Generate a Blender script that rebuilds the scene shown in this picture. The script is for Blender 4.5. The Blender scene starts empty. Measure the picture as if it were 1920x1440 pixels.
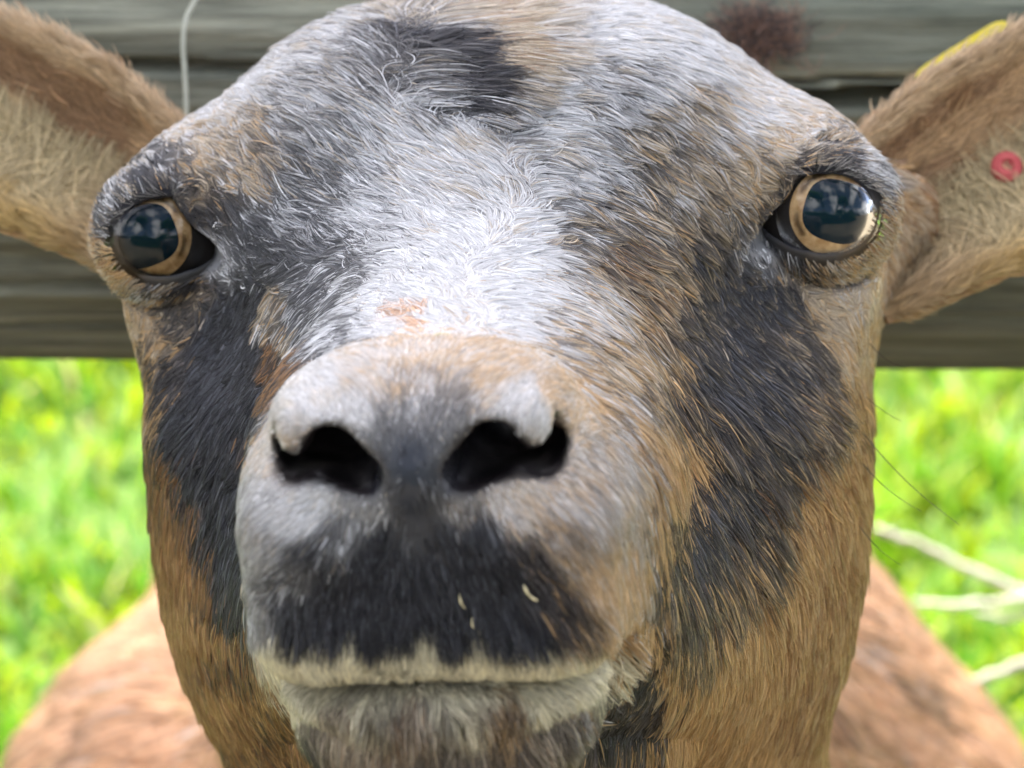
import bpy, math, random
import numpy as np
from mathutils import Vector, Matrix
from mathutils.kdtree import KDTree
rng = np.random.default_rng(7)
random.seed(7)
scene = bpy.context.scene
COL = scene.collection

# ------------------------------------------------------------------ camera
TILT = math.radians(17.0)
CAM = np.array([0.0, 0.0, 0.85])
SPX = 0.0001875                       # image width at 1 m is 0.36 m over 1920 units
cam_data = bpy.data.cameras.new('camera')
cam = bpy.data.objects.new('camera', cam_data)
COL.objects.link(cam)
cam.location = CAM
cam.rotation_euler = (math.radians(90) - TILT, 0, 0)
cam_data.sensor_width = 36.0
cam_data.lens = 100.0
cam_data.clip_start = 0.01
cam_data.clip_end = 500
cam_data.dof.use_dof = True
cam_data.dof.focus_distance = 0.478
cam_data.dof.aperture_fstop = 23.0
scene.camera = cam

# ------------------------------------------------------------------ sky, sun, exposure
SUN_EL, SUN_AZ = math.radians(62), math.radians(12)     # azimuth measured from +Y (behind the goat) towards -X
world = bpy.data.worlds.new('World')
scene.world = world
world.use_nodes = True
wn = world.node_tree
sky = wn.nodes.new('ShaderNodeTexSky')
sky.sky_type = 'NISHITA'
sky.sun_disc = False
sky.sun_elevation = SUN_EL
sky.sun_rotation = -SUN_AZ
sky.dust_density = 5.0
sky.air_density = .5
sky.ozone_density = .4
wtc = wn.nodes.new('ShaderNodeTexCoord')
cn = wn.nodes.new('ShaderNodeTexNoise'); cn.inputs['Scale'].default_value = 2.6; cn.inputs['Detail'].default_value = 7
cr_ = wn.nodes.new('ShaderNodeValToRGB'); cr_.color_ramp.elements[0].position = .5; cr_.color_ramp.elements[1].position = .62
cm = wn.nodes.new('ShaderNodeMix'); cm.data_type = 'RGBA'; cm.inputs[7].default_value = (8.5, 8.6, 8.8, 1)
wn.links.new(wtc.outputs['Generated'], cn.inputs['Vector']); wn.links.new(cn.outputs[0], cr_.inputs[0])
wn.links.new(cr_.outputs[0], cm.inputs[0]); wn.links.new(sky.outputs[0], cm.inputs[6])
wn.links.new(cm.outputs[2], wn.nodes['Background'].inputs[0])
wn.nodes['Background'].inputs[1].default_value = 0.10
sun_data = bpy.data.lights.new('sun', 'SUN')
sun_data.energy = 5.0
sun_data.angle = math.radians(5)
sun_data.color = (1.0, 0.96, 0.9)
sun = bpy.data.objects.new('sun', sun_data)
COL.objects.link(sun)
sd = Vector((-math.sin(SUN_AZ) * math.cos(SUN_EL), math.cos(SUN_AZ) * math.cos(SUN_EL), math.sin(SUN_EL)))
sun.rotation_euler = sd.to_track_quat('Z', 'Y').to_euler()
sun.location = sd * 5
vs = scene.view_settings
vs.view_transform = 'Standard'
vs.look = 'None'
vs.exposure = 2.5
vs.gamma = 1.0
scene.cycles.use_adaptive_sampling = True
scene.cycles.adaptive_threshold = .025
scene.cycles.max_bounces = 5
scene.cycles.diffuse_bounces = 2
scene.cycles.glossy_bounces = 2
scene.cycles.transmission_bounces = 3
scene.cycles.transparent_max_bounces = 12
try:
    scene.cycles_curves.shape = 'RIBBONS'
except Exception:
    pass

# ------------------------------------------------------------------ frames
ct, st = math.cos(TILT), math.sin(TILT)
def c2w(p):                           # sighting frame (x right, y ahead, z up) -> world
    p = np.asarray(p, float)
    return np.stack([p[..., 0], p[..., 1] * ct + p[..., 2] * st, -p[..., 1] * st + p[..., 2] * ct], -1) + CAM
def w2c(p):
    q = np.asarray(p, float) - CAM
    return np.stack([q[..., 0], q[..., 1] * ct - q[..., 2] * st, q[..., 1] * st + q[..., 2] * ct], -1)
def P(px, py, d):
    return np.array([(px - 960) * SPX * d, d, (720 - py) * SPX * d])
def W(px, py, d):
    return c2w(P(px, py, d))
N0 = P(770, 875, .40)
def _basis(yaw, p, roll):
    yaw, p, roll = map(math.radians, (yaw, p, roll))
    ey = np.array([math.sin(yaw) * math.cos(p), math.cos(yaw) * math.cos(p), math.sin(p)])
    ex0 = np.array([math.cos(yaw), -math.sin(yaw), 0])
    ez0 = np.cross(ex0, ey)
    ex = ex0 * math.cos(roll) + ez0 * math.sin(roll)
    return np.stack([ex, ey, np.cross(ex, ey)])
HB = _basis(4.6, 15, 1.8)             # goat head frame: x to its left, y back along the bridge, z up; millimetres
def h2w(p):
    return c2w(N0 + (np.asarray(p, float) * .001) @ HB)
def w2h(p):
    return ((w2c(p) - N0) @ HB.T) * 1000
def hdir2w(v):
    v = np.asarray(v, float) @ HB
    return np.stack([v[..., 0], v[..., 1] * ct + v[..., 2] * st, -v[..., 1] * st + v[..., 2] * ct], -1)
def cdir2w(v):
    v = np.asarray(v, float)
    return np.stack([v[..., 0], v[..., 1] * ct + v[..., 2] * st, -v[..., 1] * st + v[..., 2] * ct], -1)
def w2px(p):
    c = w2c(p)
    d = np.maximum(c[..., 1], .05)
    return np.stack([960 + c[..., 0] / (SPX * d), 720 - c[..., 2] / (SPX * d)], -1)
def norm(v):
    return v / np.maximum(np.linalg.norm(v, axis=-1, keepdims=True), 1e-9)

# ------------------------------------------------------------------ noise
def vnoise(p, seed=0):
    p = np.asarray(p, float)
    i = np.floor(p).astype(np.int64)
    f = p - i
    f = f * f * (3 - 2 * f)
    def h(ix, iy, iz):
        n = (ix * 374761393 + iy * 668265263 + iz * 2147483647 + seed * 144665) & 0x7fffffff
        n = ((n ^ (n >> 13)) * 1274126177) & 0x7fffffff
        n = ((n ^ (n >> 15)) * 668265263) & 0x7fffffff
        return ((n ^ (n >> 16)) & 0xffff) / 65535.0
    r = 0
    for dx in (0, 1):
        wx = f[..., 0] if dx else 1 - f[..., 0]
        for dy in (0, 1):
            wy = f[..., 1] if dy else 1 - f[..., 1]
            for dz in (0, 1):
                wz = f[..., 2] if dz else 1 - f[..., 2]
                r = r + wx * wy * wz * h(i[..., 0] + dx, i[..., 1] + dy, i[..., 2] + dz)
    return r

# ------------------------------------------------------------------ materials
def mat(name):
    m = bpy.data.materials.new(name)
    m.use_nodes = True
    nt = m.node_tree
    return m, nt, nt.nodes['Principled BSDF']
def attr(nt, name):
    a = nt.nodes.new('ShaderNodeAttribute')
    a.attribute_name = name
    return a
def plain(name, col, rough=.6, spec=.3, coat=0):
    m, nt, b = mat(name)
    b.inputs['Base Color'].default_value = (*col, 1)
    b.inputs['Roughness'].default_value = rough
    b.inputs['Specular IOR Level'].default_value = spec
    b.inputs['Coat Weight'].default_value = coat
    return m
def noisy(name, c1, c2, scale, rough=.7, bump=.3, stretch=(1, 1, 1), detail=6):
    m, nt, b = mat(name)
    tc = nt.nodes.new('ShaderNodeTexCoord')
    mp = nt.nodes.new('ShaderNodeMapping')
    mp.inputs['Scale'].default_value = stretch
    n = nt.nodes.new('ShaderNodeTexNoise')
    n.inputs['Scale'].default_value = scale
    n.inputs['Detail'].default_value = detail
    r = nt.nodes.new('ShaderNodeValToRGB')
    r.color_ramp.elements[0].position = .3
    r.color_ramp.elements[1].position = .7
    r.color_ramp.elements[0].color = (*c1, 1)
    r.color_ramp.elements[1].color = (*c2, 1)
    bp = nt.nodes.new('ShaderNodeBump')
    bp.inputs['Strength'].default_value = bump
    bp.inputs['Distance'].default_value = .002
    nt.links.new(tc.outputs['Object'], mp.inputs[0])
    nt.links.new(mp.outputs[0], n.inputs['Vector'])
    nt.links.new(n.outputs[0], r.inputs[0])
    nt.links.new(r.outputs[0], b.inputs['Base Color'])
    nt.links.new(n.outputs[0], bp.inputs['Height'])
    nt.links.new(bp.outputs[0], b.inputs['Normal'])
    b.inputs['Roughness'].default_value = rough
    b.inputs['Specular IOR Level'].default_value = .25
    return m

def hair_material(name, rough=.55, diff=.68):
    m, nt, b = mat(name)
    out = nt.nodes['Material Output']
    a = attr(nt, 'coat')
    b.inputs['Roughness'].default_value = .55
    b.inputs['Specular IOR Level'].default_value = .06
    nt.links.new(a.outputs['Color'], b.inputs['Base Color'])
    hb = nt.nodes.new('ShaderNodeBsdfHairPrincipled')
    hb.model = 'CHIANG'
    hb.parametrization = 'COLOR'
    nt.links.new(a.outputs['Color'], hb.inputs['Color'])
    hb.inputs['Roughness'].default_value = rough
    hb.inputs['Radial Roughness'].default_value = .6
    hb.inputs['IOR'].default_value = 1.33
    mx = nt.nodes.new('ShaderNodeMixShader')
    mx.inputs[0].default_value = 1 - diff
    nt.links.new(b.outputs[0], mx.inputs[1])
    nt.links.new(hb.outputs[0], mx.inputs[2])
    nt.links.new(mx.outputs[0], out.inputs['Surface'])
    return m
M_FUR = hair_material('goat_hair')
M_SKIN, _nt, _b = mat('goat_skin')
_a = attr(_nt, 'coat')
_nt.links.new(_a.outputs['Color'], _b.inputs['Base Color'])
_mr = _nt.nodes.new('ShaderNodeMapRange'); _mr.inputs[3].default_value = .22; _mr.inputs[4].default_value = .75
_nt.links.new(_a.outputs['Alpha'], _mr.inputs[0]); _nt.links.new(_mr.outputs[0], _b.inputs['Roughness'])
_b.inputs['Specular IOR Level'].default_value = .25
_n = _nt.nodes.new('ShaderNodeTexNoise'); _n.inputs['Scale'].default_value = 900
_bp = _nt.nodes.new('ShaderNodeBump'); _bp.inputs['Strength'].default_value = .25; _bp.inputs['Distance'].default_value = .0006
_tc = _nt.nodes.new('ShaderNodeTexCoord')
_nt.links.new(_tc.outputs['Object'], _n.inputs['Vector'])
_nt.links.new(_n.outputs[0], _bp.inputs['Height'])
_nt.links.new(_bp.outputs[0], _b.inputs['Normal'])

# ------------------------------------------------------------------ object helpers
def link(o, parent=None):
    COL.objects.link(o)
    if parent is not None:
        o.parent = parent
    return o
def tag(o, label=None, cat=None, group=None, kind=None):
    for k, v in (('label', label), ('category', cat), ('group', group), ('kind', kind)):
        if v: o[k] = v
    return o
def empty(name, loc=(0, 0, 0)):
    o = bpy.data.objects.new(name, None)
    o.empty_display_size = .05
    o.location = loc
    return link(o)
def mesh_obj(name, verts, faces, material, parent=None, smooth=True, colors=None):
    """verts in world coordinates; parents here sit at identity unless they are Empties with a location"""
    v = np.asarray(verts, float)
    if parent is not None and parent.get('_off') is not None:
        v = v - np.array(parent['_off'])
    me = bpy.data.meshes.new(name)
    if isinstance(faces, np.ndarray):
        n = faces.shape[1]
        me.vertices.add(len(v)); me.vertices.foreach_set('co', v.astype(np.float32).ravel())
        me.loops.add(faces.size); me.loops.foreach_set('vertex_index', faces.astype(np.int32).ravel())
        me.polygons.add(len(faces))
        me.polygons.foreach_set('loop_start', np.arange(0, faces.size, n, dtype=np.int32))
        me.update(calc_edges=True)
    else:
        me.from_pydata([tuple(x) for x in v], [], [tuple(f) for f in faces])
    me.validate()
    if smooth:
        me.polygons.foreach_set('use_smooth', np.ones(len(me.polygons), bool))
    if colors is not None:
        ca = me.attributes.new('coat', 'FLOAT_COLOR', 'POINT')
        c = np.ones((len(v), 4), np.float32); c[:, :np.shape(colors)[1]] = colors
        ca.data.foreach_set('color', c.ravel())
    me.materials.append(material)
    return link(bpy.data.objects.new(name, me), parent)
def curves_obj(name, pts, radius, colors, material, parent=None):
    """pts (N,K,3) world, radius (N,K), colors (N,K,3)"""
    if parent is not None and parent.get('_off') is not None:
        pts = pts - np.array(parent['_off'])
    N, K = pts.shape[:2]
    cu = bpy.data.hair_curves.new(name)
    cu.add_curves([K] * N)
    cu.attributes['position'].data.foreach_set('vector', pts.astype(np.float32).ravel()) if 'position' in cu.attributes else cu.points.foreach_set('position', pts.astype(np.float32).ravel())
    ra = cu.attributes.get('radius') or cu.attributes.new('radius', 'FLOAT', 'POINT')
    ra.data.foreach_set('value', radius.astype(np.float32).ravel())
    ca = cu.attributes.new('coat', 'FLOAT_COLOR', 'POINT')
    c = np.ones((N, K, 4), np.float32); c[..., :3] = colors
    ca.data.foreach_set('color', c.ravel())
    cu.materials.append(material)
    return link(bpy.data.objects.new(name, cu), parent)
def tube(path, radii, sides=10, cap=True):
    path = np.asarray(path, float); n = len(path)
    radii = np.broadcast_to(np.asarray(radii, float), (n,))
    V = []; F = []
    t = norm(np.gradient(path, axis=0))
    up = np.array([0, 0, 1.0])
    if abs(t[0] @ up) > .9: up = np.array([1.0, 0, 0])
    a = norm(np.cross(t[0], up))
    for i in range(n):
        a = norm(a - t[i] * (a @ t[i])); b = np.cross(t[i], a)
        for k in range(sides):
            q = 2 * math.pi * k / sides
            V.append(path[i] + radii[i] * (a * math.cos(q) + b * math.sin(q)))
    for i in range(n - 1):
        for k in range(sides):
            k2 = (k + 1) % sides
            F.append((i * sides + k, i * sides + k2, (i + 1) * sides + k2, (i + 1) * sides + k))
    if cap:
        F.append(tuple(range(sides))[::-1]); F.append(tuple(range((n - 1) * sides, n * sides)))
    return V, F

# ================================================================== ground and grass
M_SOIL = noisy('soil', (.07, .058, .04), (.13, .11, .075), 9, .95, .6)
gv = [(-60, -40, 0), (60, -40, 0), (60, 120, 0), (-60, 120, 0)]
tv = [(-9, .92, .004), (9, .92, .004), (9, 12, .004), (-9, 12, .004)]
tag(mesh_obj('turf', tv, [(0, 1, 2, 3)], noisy('turf', (.035, .075, .01), (.06, .11, .014), 14, .95, .5), smooth=False), kind='structure')
tag(mesh_obj('ground', gv, [(0, 1, 2, 3)], M_SOIL, smooth=False), kind='structure')

def grass_material():
    m, nt, b = mat('grass_blade')
    out = nt.nodes['Material Output']
    a = attr(nt, 'coat')
    b.inputs['Roughness'].default_value = .5
    b.inputs['Specular IOR Level'].default_value = .3
    nt.links.new(a.outputs['Color'], b.inputs['Base Color'])
    tr = nt.nodes.new('ShaderNodeBsdfTranslucent')
    nt.links.new(a.outputs['Color'], tr.inputs['Color'])
    mx = nt.nodes.new('ShaderNodeMixShader'); mx.inputs[0].default_value = .45
    nt.links.new(b.outputs[0], mx.inputs[1]); nt.links.new(tr.outputs[0], mx.inputs[2])
    nt.links.new(mx.outputs[0], out.inputs['Surface'])
    return m
def build_grass():
    n = 120000
    y = 1.0 + 5.5 * rng.random(n) ** 1.4
    x = (rng.random(n) * 2 - 1) * (0.9 + .45 * y)
    tuftn = vnoise(np.stack([x * 7, y * 7, x * 0], -1), 3)
    keep = rng.random(n) < .35 + .9 * tuftn
    x, y, tuftn = x[keep], y[keep], tuftn[keep]; n = len(x)
    h = (.025 + .05 * rng.random(n)) * (.5 + 1.0 * tuftn)
    w = .002 + .003 * rng.random(n)
    ang = rng.random(n) * 2 * np.pi
    lean = h * (.25 + .7 * rng.random(n))
    ld = np.stack([np.cos(ang), np.sin(ang)], -1)
    wa = ang + np.pi / 2 + rng.normal(0, .5, n)
    wd = np.stack([np.cos(wa), np.sin(wa)], -1)
    V = np.zeros((n, 7, 3))
    for k, (t, ww) in enumerate(((0, .8), (.4, 1), (.75, .7))):
        c = np.stack([x + ld[:, 0] * lean * t ** 2, y + ld[:, 1] * lean * t ** 2, h * (t - .18 * t * t)], -1)
        o = np.stack([wd[:, 0] * w * ww, wd[:, 1] * w * ww, 0 * w], -1)
        V[:, 2 * k] = c - o; V[:, 2 * k + 1] = c + o
    V[:, 6] = np.stack([x + ld[:, 0] * lean, y + ld[:, 1] * lean, h * .82], -1)
    base = np.arange(n)[:, None] * 7
    T = np.concatenate([base + np.array(t) for t in ((0, 1, 3), (0, 3, 2), (2, 3, 5), (2, 5, 4), (4, 5, 6))])
    big = vnoise(np.stack([x * 3.1, y * 3.1, x * 0 + 4], -1), 9)
    g1, g2, g3 = np.array([.14, .28, .008]), np.array([.25, .33, .006]), np.array([.07, .19, .012])
    q = np.clip((big - .25) * 1.6 + rng.normal(0, .22, n), 0, 1)[:, None]
    c = g3 * (1 - q) + g1 * q
    q2 = (rng.random(n) < .38)[:, None]
    c = np.where(q2, g2, c)
    dry = (rng.random(n) < .03)[:, None]
    c = np.where(dry, np.array([.34, .32, .14]), c)
    return mesh_obj('grass', V.reshape(-1, 3), T, grass_material(), smooth=False, colors=np.repeat(c, 7, 0))
tag(build_grass(), 'sunlit bright green grass of the pasture behind the fence', 'grass', kind='stuff')

# ================================================================== wooden fence rail
def wood_material():
    m, nt, b = mat('weathered_wood')
    tc = nt.nodes.new('ShaderNodeTexCoord')
    def ns(scale, stretch, detail, rough=.6):
        mp = nt.nodes.new('ShaderNodeMapping'); mp.inputs['Scale'].default_value = stretch
        n = nt.nodes.new('ShaderNodeTexNoise'); n.inputs['Scale'].default_value = scale
        n.inputs['Detail'].default_value = detail; n.inputs['Roughness'].default_value = rough
        nt.links.new(tc.outputs['Object'], mp.inputs[0]); nt.links.new(mp.outputs[0], n.inputs['Vector'])
        return n
    grain = ns(90, (.07, 1, 1), 8, .7)
    blot = ns(14, (.5, 1, 1), 4)
    r = nt.nodes.new('ShaderNodeValToRGB')
    r.color_ramp.elements[0].position = .32; r.color_ramp.elements[0].color = (.035, .042, .04, 1)
    r.color_ramp.elements[1].position = .68; r.color_ramp.elements[1].color = (.34, .34, .27, 1)
    r2 = nt.nodes.new('ShaderNodeValToRGB')
    r2.color_ramp.elements[0].position = .35; r2.color_ramp.elements[0].color = (.075, .10, .075, 1)
    r2.color_ramp.elements[1].position = .7; r2.color_ramp.elements[1].color = (.24, .25, .2, 1)
    fine = ns(420, (.045, 1, 1), 6, .75)
    fm = nt.nodes.new('ShaderNodeMapRange'); fm.inputs[1].default_value = .3; fm.inputs[2].default_value = .7; fm.inputs[3].default_value = .45; fm.inputs[4].default_value = 1.5
    nt.links.new(fine.outputs[0], fm.inputs[0])
    mul = nt.nodes.new('ShaderNodeMix'); mul.data_type = 'RGBA'; mul.blend_type = 'MULTIPLY'; mul.inputs[0].default_value = 1
    mx = nt.nodes.new('ShaderNodeMix'); mx.data_type = 'RGBA'; mx.inputs[0].default_value = .45
    nt.links.new(grain.outputs[0], r.inputs[0]); nt.links.new(blot.outputs[0], r2.inputs[0])
    nt.links.new(r.outputs[0], mx.inputs[6]); nt.links.new(r2.outputs[0], mx.inputs[7])
    nt.links.new(mx.outputs[2], mul.inputs[6]); nt.links.new(fm.outputs[0], mul.inputs[7])
    nt.links.new(mul.outputs[2], b.inputs['Base Color'])
    bp = nt.nodes.new('ShaderNodeBump'); bp.inputs['Strength'].default_value = .8; bp.inputs['Distance'].default_value = .003
    nt.links.new(grain.outputs[0], bp.inputs['Height']); nt.links.new(bp.outputs[0], b.inputs['Normal'])
    b.inputs['Roughness'].default_value = .85; b.inputs['Specular IOR Level'].default_value = .2
    return m
M_WOOD = wood_material()
fence = empty('wooden_fence', (0, .72, 0)); fence['_off'] = (0, .72, 0)
tag(fence, 'weathered grey green wooden fence rail running behind the goat head', 'fence')
RAIL_BOT_L, RAIL_BOT_R = W(100, 667, .675), W(1800, 689, .675)
def build_rail():
    slope = (RAIL_BOT_R[2] - RAIL_BOT_L[2]) / (RAIL_BOT_R[0] - RAIL_BOT_L[0])
    zb = (RAIL_BOT_L[2] + RAIL_BOT_R[2]) / 2 - .003
    xs = np.concatenate([np.linspace(-1.15, -.2, 90)[:-1], np.linspace(-.2, .2, 330), np.linspace(.2, 1.15, 90)[1:]])
    m = 420
    q = np.linspace(0, 2 * np.pi, m, endpoint=False) + .0
    hh, dd, e = .080, .068, 2 / 2.15                    # half height, half depth
    qd = np.linspace(0, 2 * np.pi, 40001)
    yd = np.sign(np.cos(qd)) * np.abs(np.cos(qd)) ** e * dd; zd = np.sign(np.sin(qd)) * np.abs(np.sin(qd)) ** e * hh
    al_ = np.concatenate([[0], np.cumsum(np.hypot(np.diff(yd), np.diff(zd)))])
    q = np.interp(np.linspace(0, al_[-1], m, endpoint=False), al_, qd)
    cs, sn = np.cos(q), np.sin(q)
    yy = np.sign(cs) * np.abs(cs) ** e * dd
    zz = np.sign(sn) * np.abs(sn) ** e * hh
    nrm = norm(np.stack([0 * q, np.sign(cs) * np.abs(cs) ** (2 - e) / dd, np.sign(sn) * np.abs(sn) ** (2 - e) / hh], -1))
    X = xs[:, None] + 0 * zz; Y = 0 * X + yy; Z = 0 * X + zz
    a = vnoise(np.stack([X * 5, Z * 170, Y * 40], -1), 1)
    b = vnoise(np.stack([X * 11 + 7, Z * 420, Y * 60], -1), 2)
    big = vnoise(np.stack([X * 2.4, Z * 26, Y * 10], -1), 5)
    crack = np.clip(1 - np.abs(vnoise(np.stack([X * 2.2, Z * 55 + 3, Y * 5], -1), 6) - .5) * 14, 0, 1) ** 1.2
    dep = .0034 * (a - .5) + .0018 * (b - .5) + .004 * (big - .5) - .004 * crack * (vnoise(np.stack([X * 4, Z * 30, Y], -1), 8) > .4)
    # checks and the long open split seen at the top
    def lens(px0, px1, py, half, deep):
        w0, w1 = W(px0, py, .655), W(px1, py, .655)
        u = (X - (w0[0] + w1[0]) / 2) / ((w1[0] - w0[0]) / 2)
        zc = w0[2] - zb - hh + .004 * (vnoise(np.stack([X * 20, 0 * X, 0 * X], -1), 12) - .5)
        v = (Z - zc) / (half * np.sqrt(np.clip(1 - u * u, .01, 1)))
        return -deep * np.clip(1 - v * v, 0, 1) ** .6 * (np.abs(u) < 1) * (Y < 0)
    dep = dep + lens(1400, 1880, 82, .0028, .011) + lens(60, 640, 32, .0017, .007) + lens(900, 1960, 44, .0007, .004)
    dep = dep + lens(-300, 560, 150, .0009, .004) + lens(1500, 2200, 205, .0009, .004) + lens(-200, 420, 610, .0011, .005) + lens(1600, 2300, 575, .001, .004) + lens(-300, 300, 505, .001, .004)
    Y = Y + nrm[:, 1] * dep; Z = Z + nrm[:, 2] * dep
    V = np.stack([X, Y + RAIL_BOT_L[1] + dd - .014, Z + zb + hh + slope * X], -1)
    vp = w2px(V); vis = (vp[..., 0] > 0) & (vp[..., 0] < 1920)
    low = np.where(vis, vp[..., 1], -1e9).max(1); low = low[low > 0]
    V[..., 2] += (low.mean() - 678) * SPX * .66 / ct
    n = len(xs)
    i, j = np.meshgrid(np.arange(n - 1), np.arange(m), indexing='ij')
    j2 = (j + 1) % m
    F = np.stack([i * m + j, (i + 1) * m + j, (i + 1) * m + j2, i * m + j2], -1).reshape(-1, 4)
    o = mesh_obj('rail', V.reshape(-1, 3), F, M_WOOD, fence)
    return V
RV = build_rail()
RAIL_Y = float(RV[..., 1].mean())
def build_post(x):
    n, m = 60, 40
    q = np.linspace(0, 2 * np.pi, m, endpoint=False)
    z = np.linspace(-.3, 1.05, n)
    r = .055 + .003 * (vnoise(np.stack([np.cos(q)[None] * 4 + 0 * z[:, None], np.sin(q)[None] * 4 + 0 * z[:, None], z[:, None] * 2 + 0 * q[None]], -1), 4 + int(x > 0)) - .5)
    r = r * np.where(z > 1.03, .8, 1)[:, None]
    V = np.stack([x + r * np.cos(q), RAIL_Y + .09 + r * np.sin(q), z[:, None] + 0 * q], -1).reshape(-1, 3)
    F = [(i * m + k, i * m + (k + 1) % m, (i + 1) * m + (k + 1) % m, (i + 1) * m + k) for i in range(n - 1) for k in range(m)]
    F.append(tuple(range((n - 1) * m, n * m)))
    mesh_obj('post', V, F, M_WOOD, fence)
build_post(-.95); build_post(.95)

# ================================================================== unseen tree added to keep the sun off the goat's head
def build_tree():
    base = np.array([-1.55, 1.75, 0.0])
    t = empty('added_tree', tuple(base)); t['_off'] = tuple(base)
    tag(t, 'added unseen leafy tree whose crown shades the goat head', 'tree')
    bark = noisy('bark', (.06, .05, .04), (.14, .12, .1), 25, .9, .8, (1, 1, .3))
    pth = [base + np.array(q) for q in ((0, 0, -.1), (.02, 0, .6), (.1, -.02, 1.3), (.3, -.08, 2.0), (.62, -.12, 2.6), (1.0, -.1, 3.0))]
    V, F = tube(pth, [.13, .1, .09, .075, .055, .03], 14)
    mesh_obj('trunk', V, F, bark, t)
    tips = []
    for k in range(16):
        a = pth[3] + (pth[5] - pth[3]) * rng.random()
        c = CROWN + rng.normal(0, 1, 3) * np.array([.5, .33, .22])
        mid = (a + c) / 2 + np.array([0, 0, .12])
        V, F = tube([a, mid, c], [.022, .014, .005], 7)
        mesh_obj('limb', V, F, bark, t); tips.append(c)
    n = 5200
    k = rng.integers(0, len(tips), n)
    q = rng.normal(0, 1, (n, 3)); q = q / np.linalg.norm(q, axis=1, keepdims=True) * rng.random((n, 1)) ** .4
    c = np.where(rng.random((n, 1)) < .5, np.array(tips)[k] + q * .3, CROWN + q * np.array([.95, .55, .42]))
    d = norm(rng.normal(0, 1, (n, 3)) + np.array([0, 0, -.4])); nrm_ = norm(rng.normal(0, .6, (n, 3)) + np.array([0, 0, 1.0]))
    w = norm(np.cross(d, nrm_)); ln = (.035 + .03 * rng.random(n))[:, None]
    V = np.stack([c - d * ln, c + w * ln * .5 - d * ln * .1, c + d * ln, c - w * ln * .5 - d * ln * .1], 1).reshape(-1, 3)
    b0 = np.arange(n)[:, None] * 4
    T = np.concatenate([b0 + np.array((0, 1, 2)), b0 + np.array((0, 2, 3))])
    cl = np.array([.06, .13, .02]) * np.exp(rng.normal(0, .25, (n, 1)))
    mesh_obj('crown', V, T, grass_material(), t, smooth=False, colors=np.repeat(cl, 4, 0))
    t['group'] = 'added unseen trees'
    return t
def copy_tree(src, loc, rz, sc, label):
    o = src.copy(); COL.objects.link(o); o.location = loc; o.rotation_euler.z = rz; o.scale = (sc,) * 3; o['label'] = label
    for ch in src.children:
        c = ch.copy(); COL.objects.link(c); c.parent = o
CROWN = np.array([0, .56, .72]) + np.array(sd) * 2.55
TREE = build_tree()
for loc, rz, sc, lb in (((-1.2, -3.6, 0), 2.2, 1.25, 'added taller leafy tree, unseen behind the viewer towards the left'), ((1.9, -3.0, 0), -.9, 1.15, 'added leafy tree, unseen behind the viewer towards the right'), ((.6, -5.2, 0), .4, 1.5, 'added tallest leafy tree, unseen far behind the viewer')):  # unseen trees added to darken the eye reflections and cut frontal sky light
    copy_tree(TREE, loc, rz, sc, lb)

def build_hedge():  # unseen hedge added to darken what the eyes reflect
    base = np.array([0, -2.6, 0.0])
    t = empty('hedge', tuple(base)); t['_off'] = tuple(base)
    tag(t, 'added unseen green hedge behind the viewer, darkening the eye reflections', 'hedge')
    bark = noisy('hedge_bark', (.05, .04, .03), (.1, .08, .06), 25, .9, .8, (1, 1, .3))
    for k in range(9):
        x = -3.2 + .8 * k
        pth = [base + np.array([x, 0, -.05]), base + np.array([x + .1, .1, .9]), base + np.array([x - .05, 0, 1.7])]
        V, F = tube(pth, [.05, .035, .01], 8)
        mesh_obj('stem', V, F, bark, t)
    n = 9000
    x = (rng.random(n) * 2 - 1) * 3.6
    z = rng.random(n) * (.9 + .8 * vnoise(np.stack([x * 1.1, 0 * x, 0 * x], -1), 77))
    y = rng.normal(0, .28, n)
    c = np.stack([x, y, z + .03], -1) + base
    d = norm(rng.normal(0, 1, (n, 3))); w = norm(np.cross(d, rng.normal(0, 1, (n, 3)))); ln = (.05 + .05 * rng.random(n))[:, None]
    V = np.stack([c - d * ln, c + w * ln * .55, c + d * ln, c - w * ln * .55], 1).reshape(-1, 3)
    b0 = np.arange(n)[:, None] * 4
    T = np.concatenate([b0 + np.array((0, 1, 2)), b0 + np.array((0, 2, 3))])
    cl = np.array([.04, .085, .02]) * np.exp(rng.normal(0, .25, (n, 1)))
    mesh_obj('foliage', V, T, grass_material(), t, smooth=False, colors=np.repeat(cl, 4, 0))
build_hedge()

# ================================================================== the goat: implicit body
def ell(p, c, r, rot=None):
    q = p - np.array(c, float)
    if rot is not None: q = q @ np.array(rot)
    r = np.array(r, float)
    k0 = np.linalg.norm(q / r, axis=-1)
    k1 = np.linalg.norm(q / (r * r), axis=-1)
    return k0 * (k0 - 1) / np.maximum(k1, 1e-6)
def cone(p, a, b, r1, r2):
    a = np.array(a, float); b = np.array(b, float)
    ab = b - a
    t = np.clip(((p - a) @ ab) / (ab @ ab), 0, 1)
    return np.linalg.norm(p - a - t[:, None] * ab, axis=-1) - (r1 + (r2 - r1) * t)
def rbox(p, c, b, rr):
    q = np.abs(p - np.array(c, float)) - (np.array(b, float) - rr)
    return np.linalg.norm(np.maximum(q, 0), axis=-1) + np.minimum(q.max(1), 0) - rr
def smin(a, b, k):
    h = np.clip(.5 + .5 * (b - a) / k, 0, 1)
    return b + (a - b) * h - k * h * (1 - h)
def smax(a, b, k):
    return -smin(-a, -b, k)
EYE_C = {1: np.array([61.5, 136.5, 6.6]), -1: np.array([-61.0, 136.5, 6.6])}
EYE_R = 13.5
LIPZ = -34.0
HC = w2h(c2w(np.array([0, 0, 0.])))            # where the viewer stands, in the head frame
NECK_BASE = w2h(np.array([.0, .86, .45]))
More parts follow.
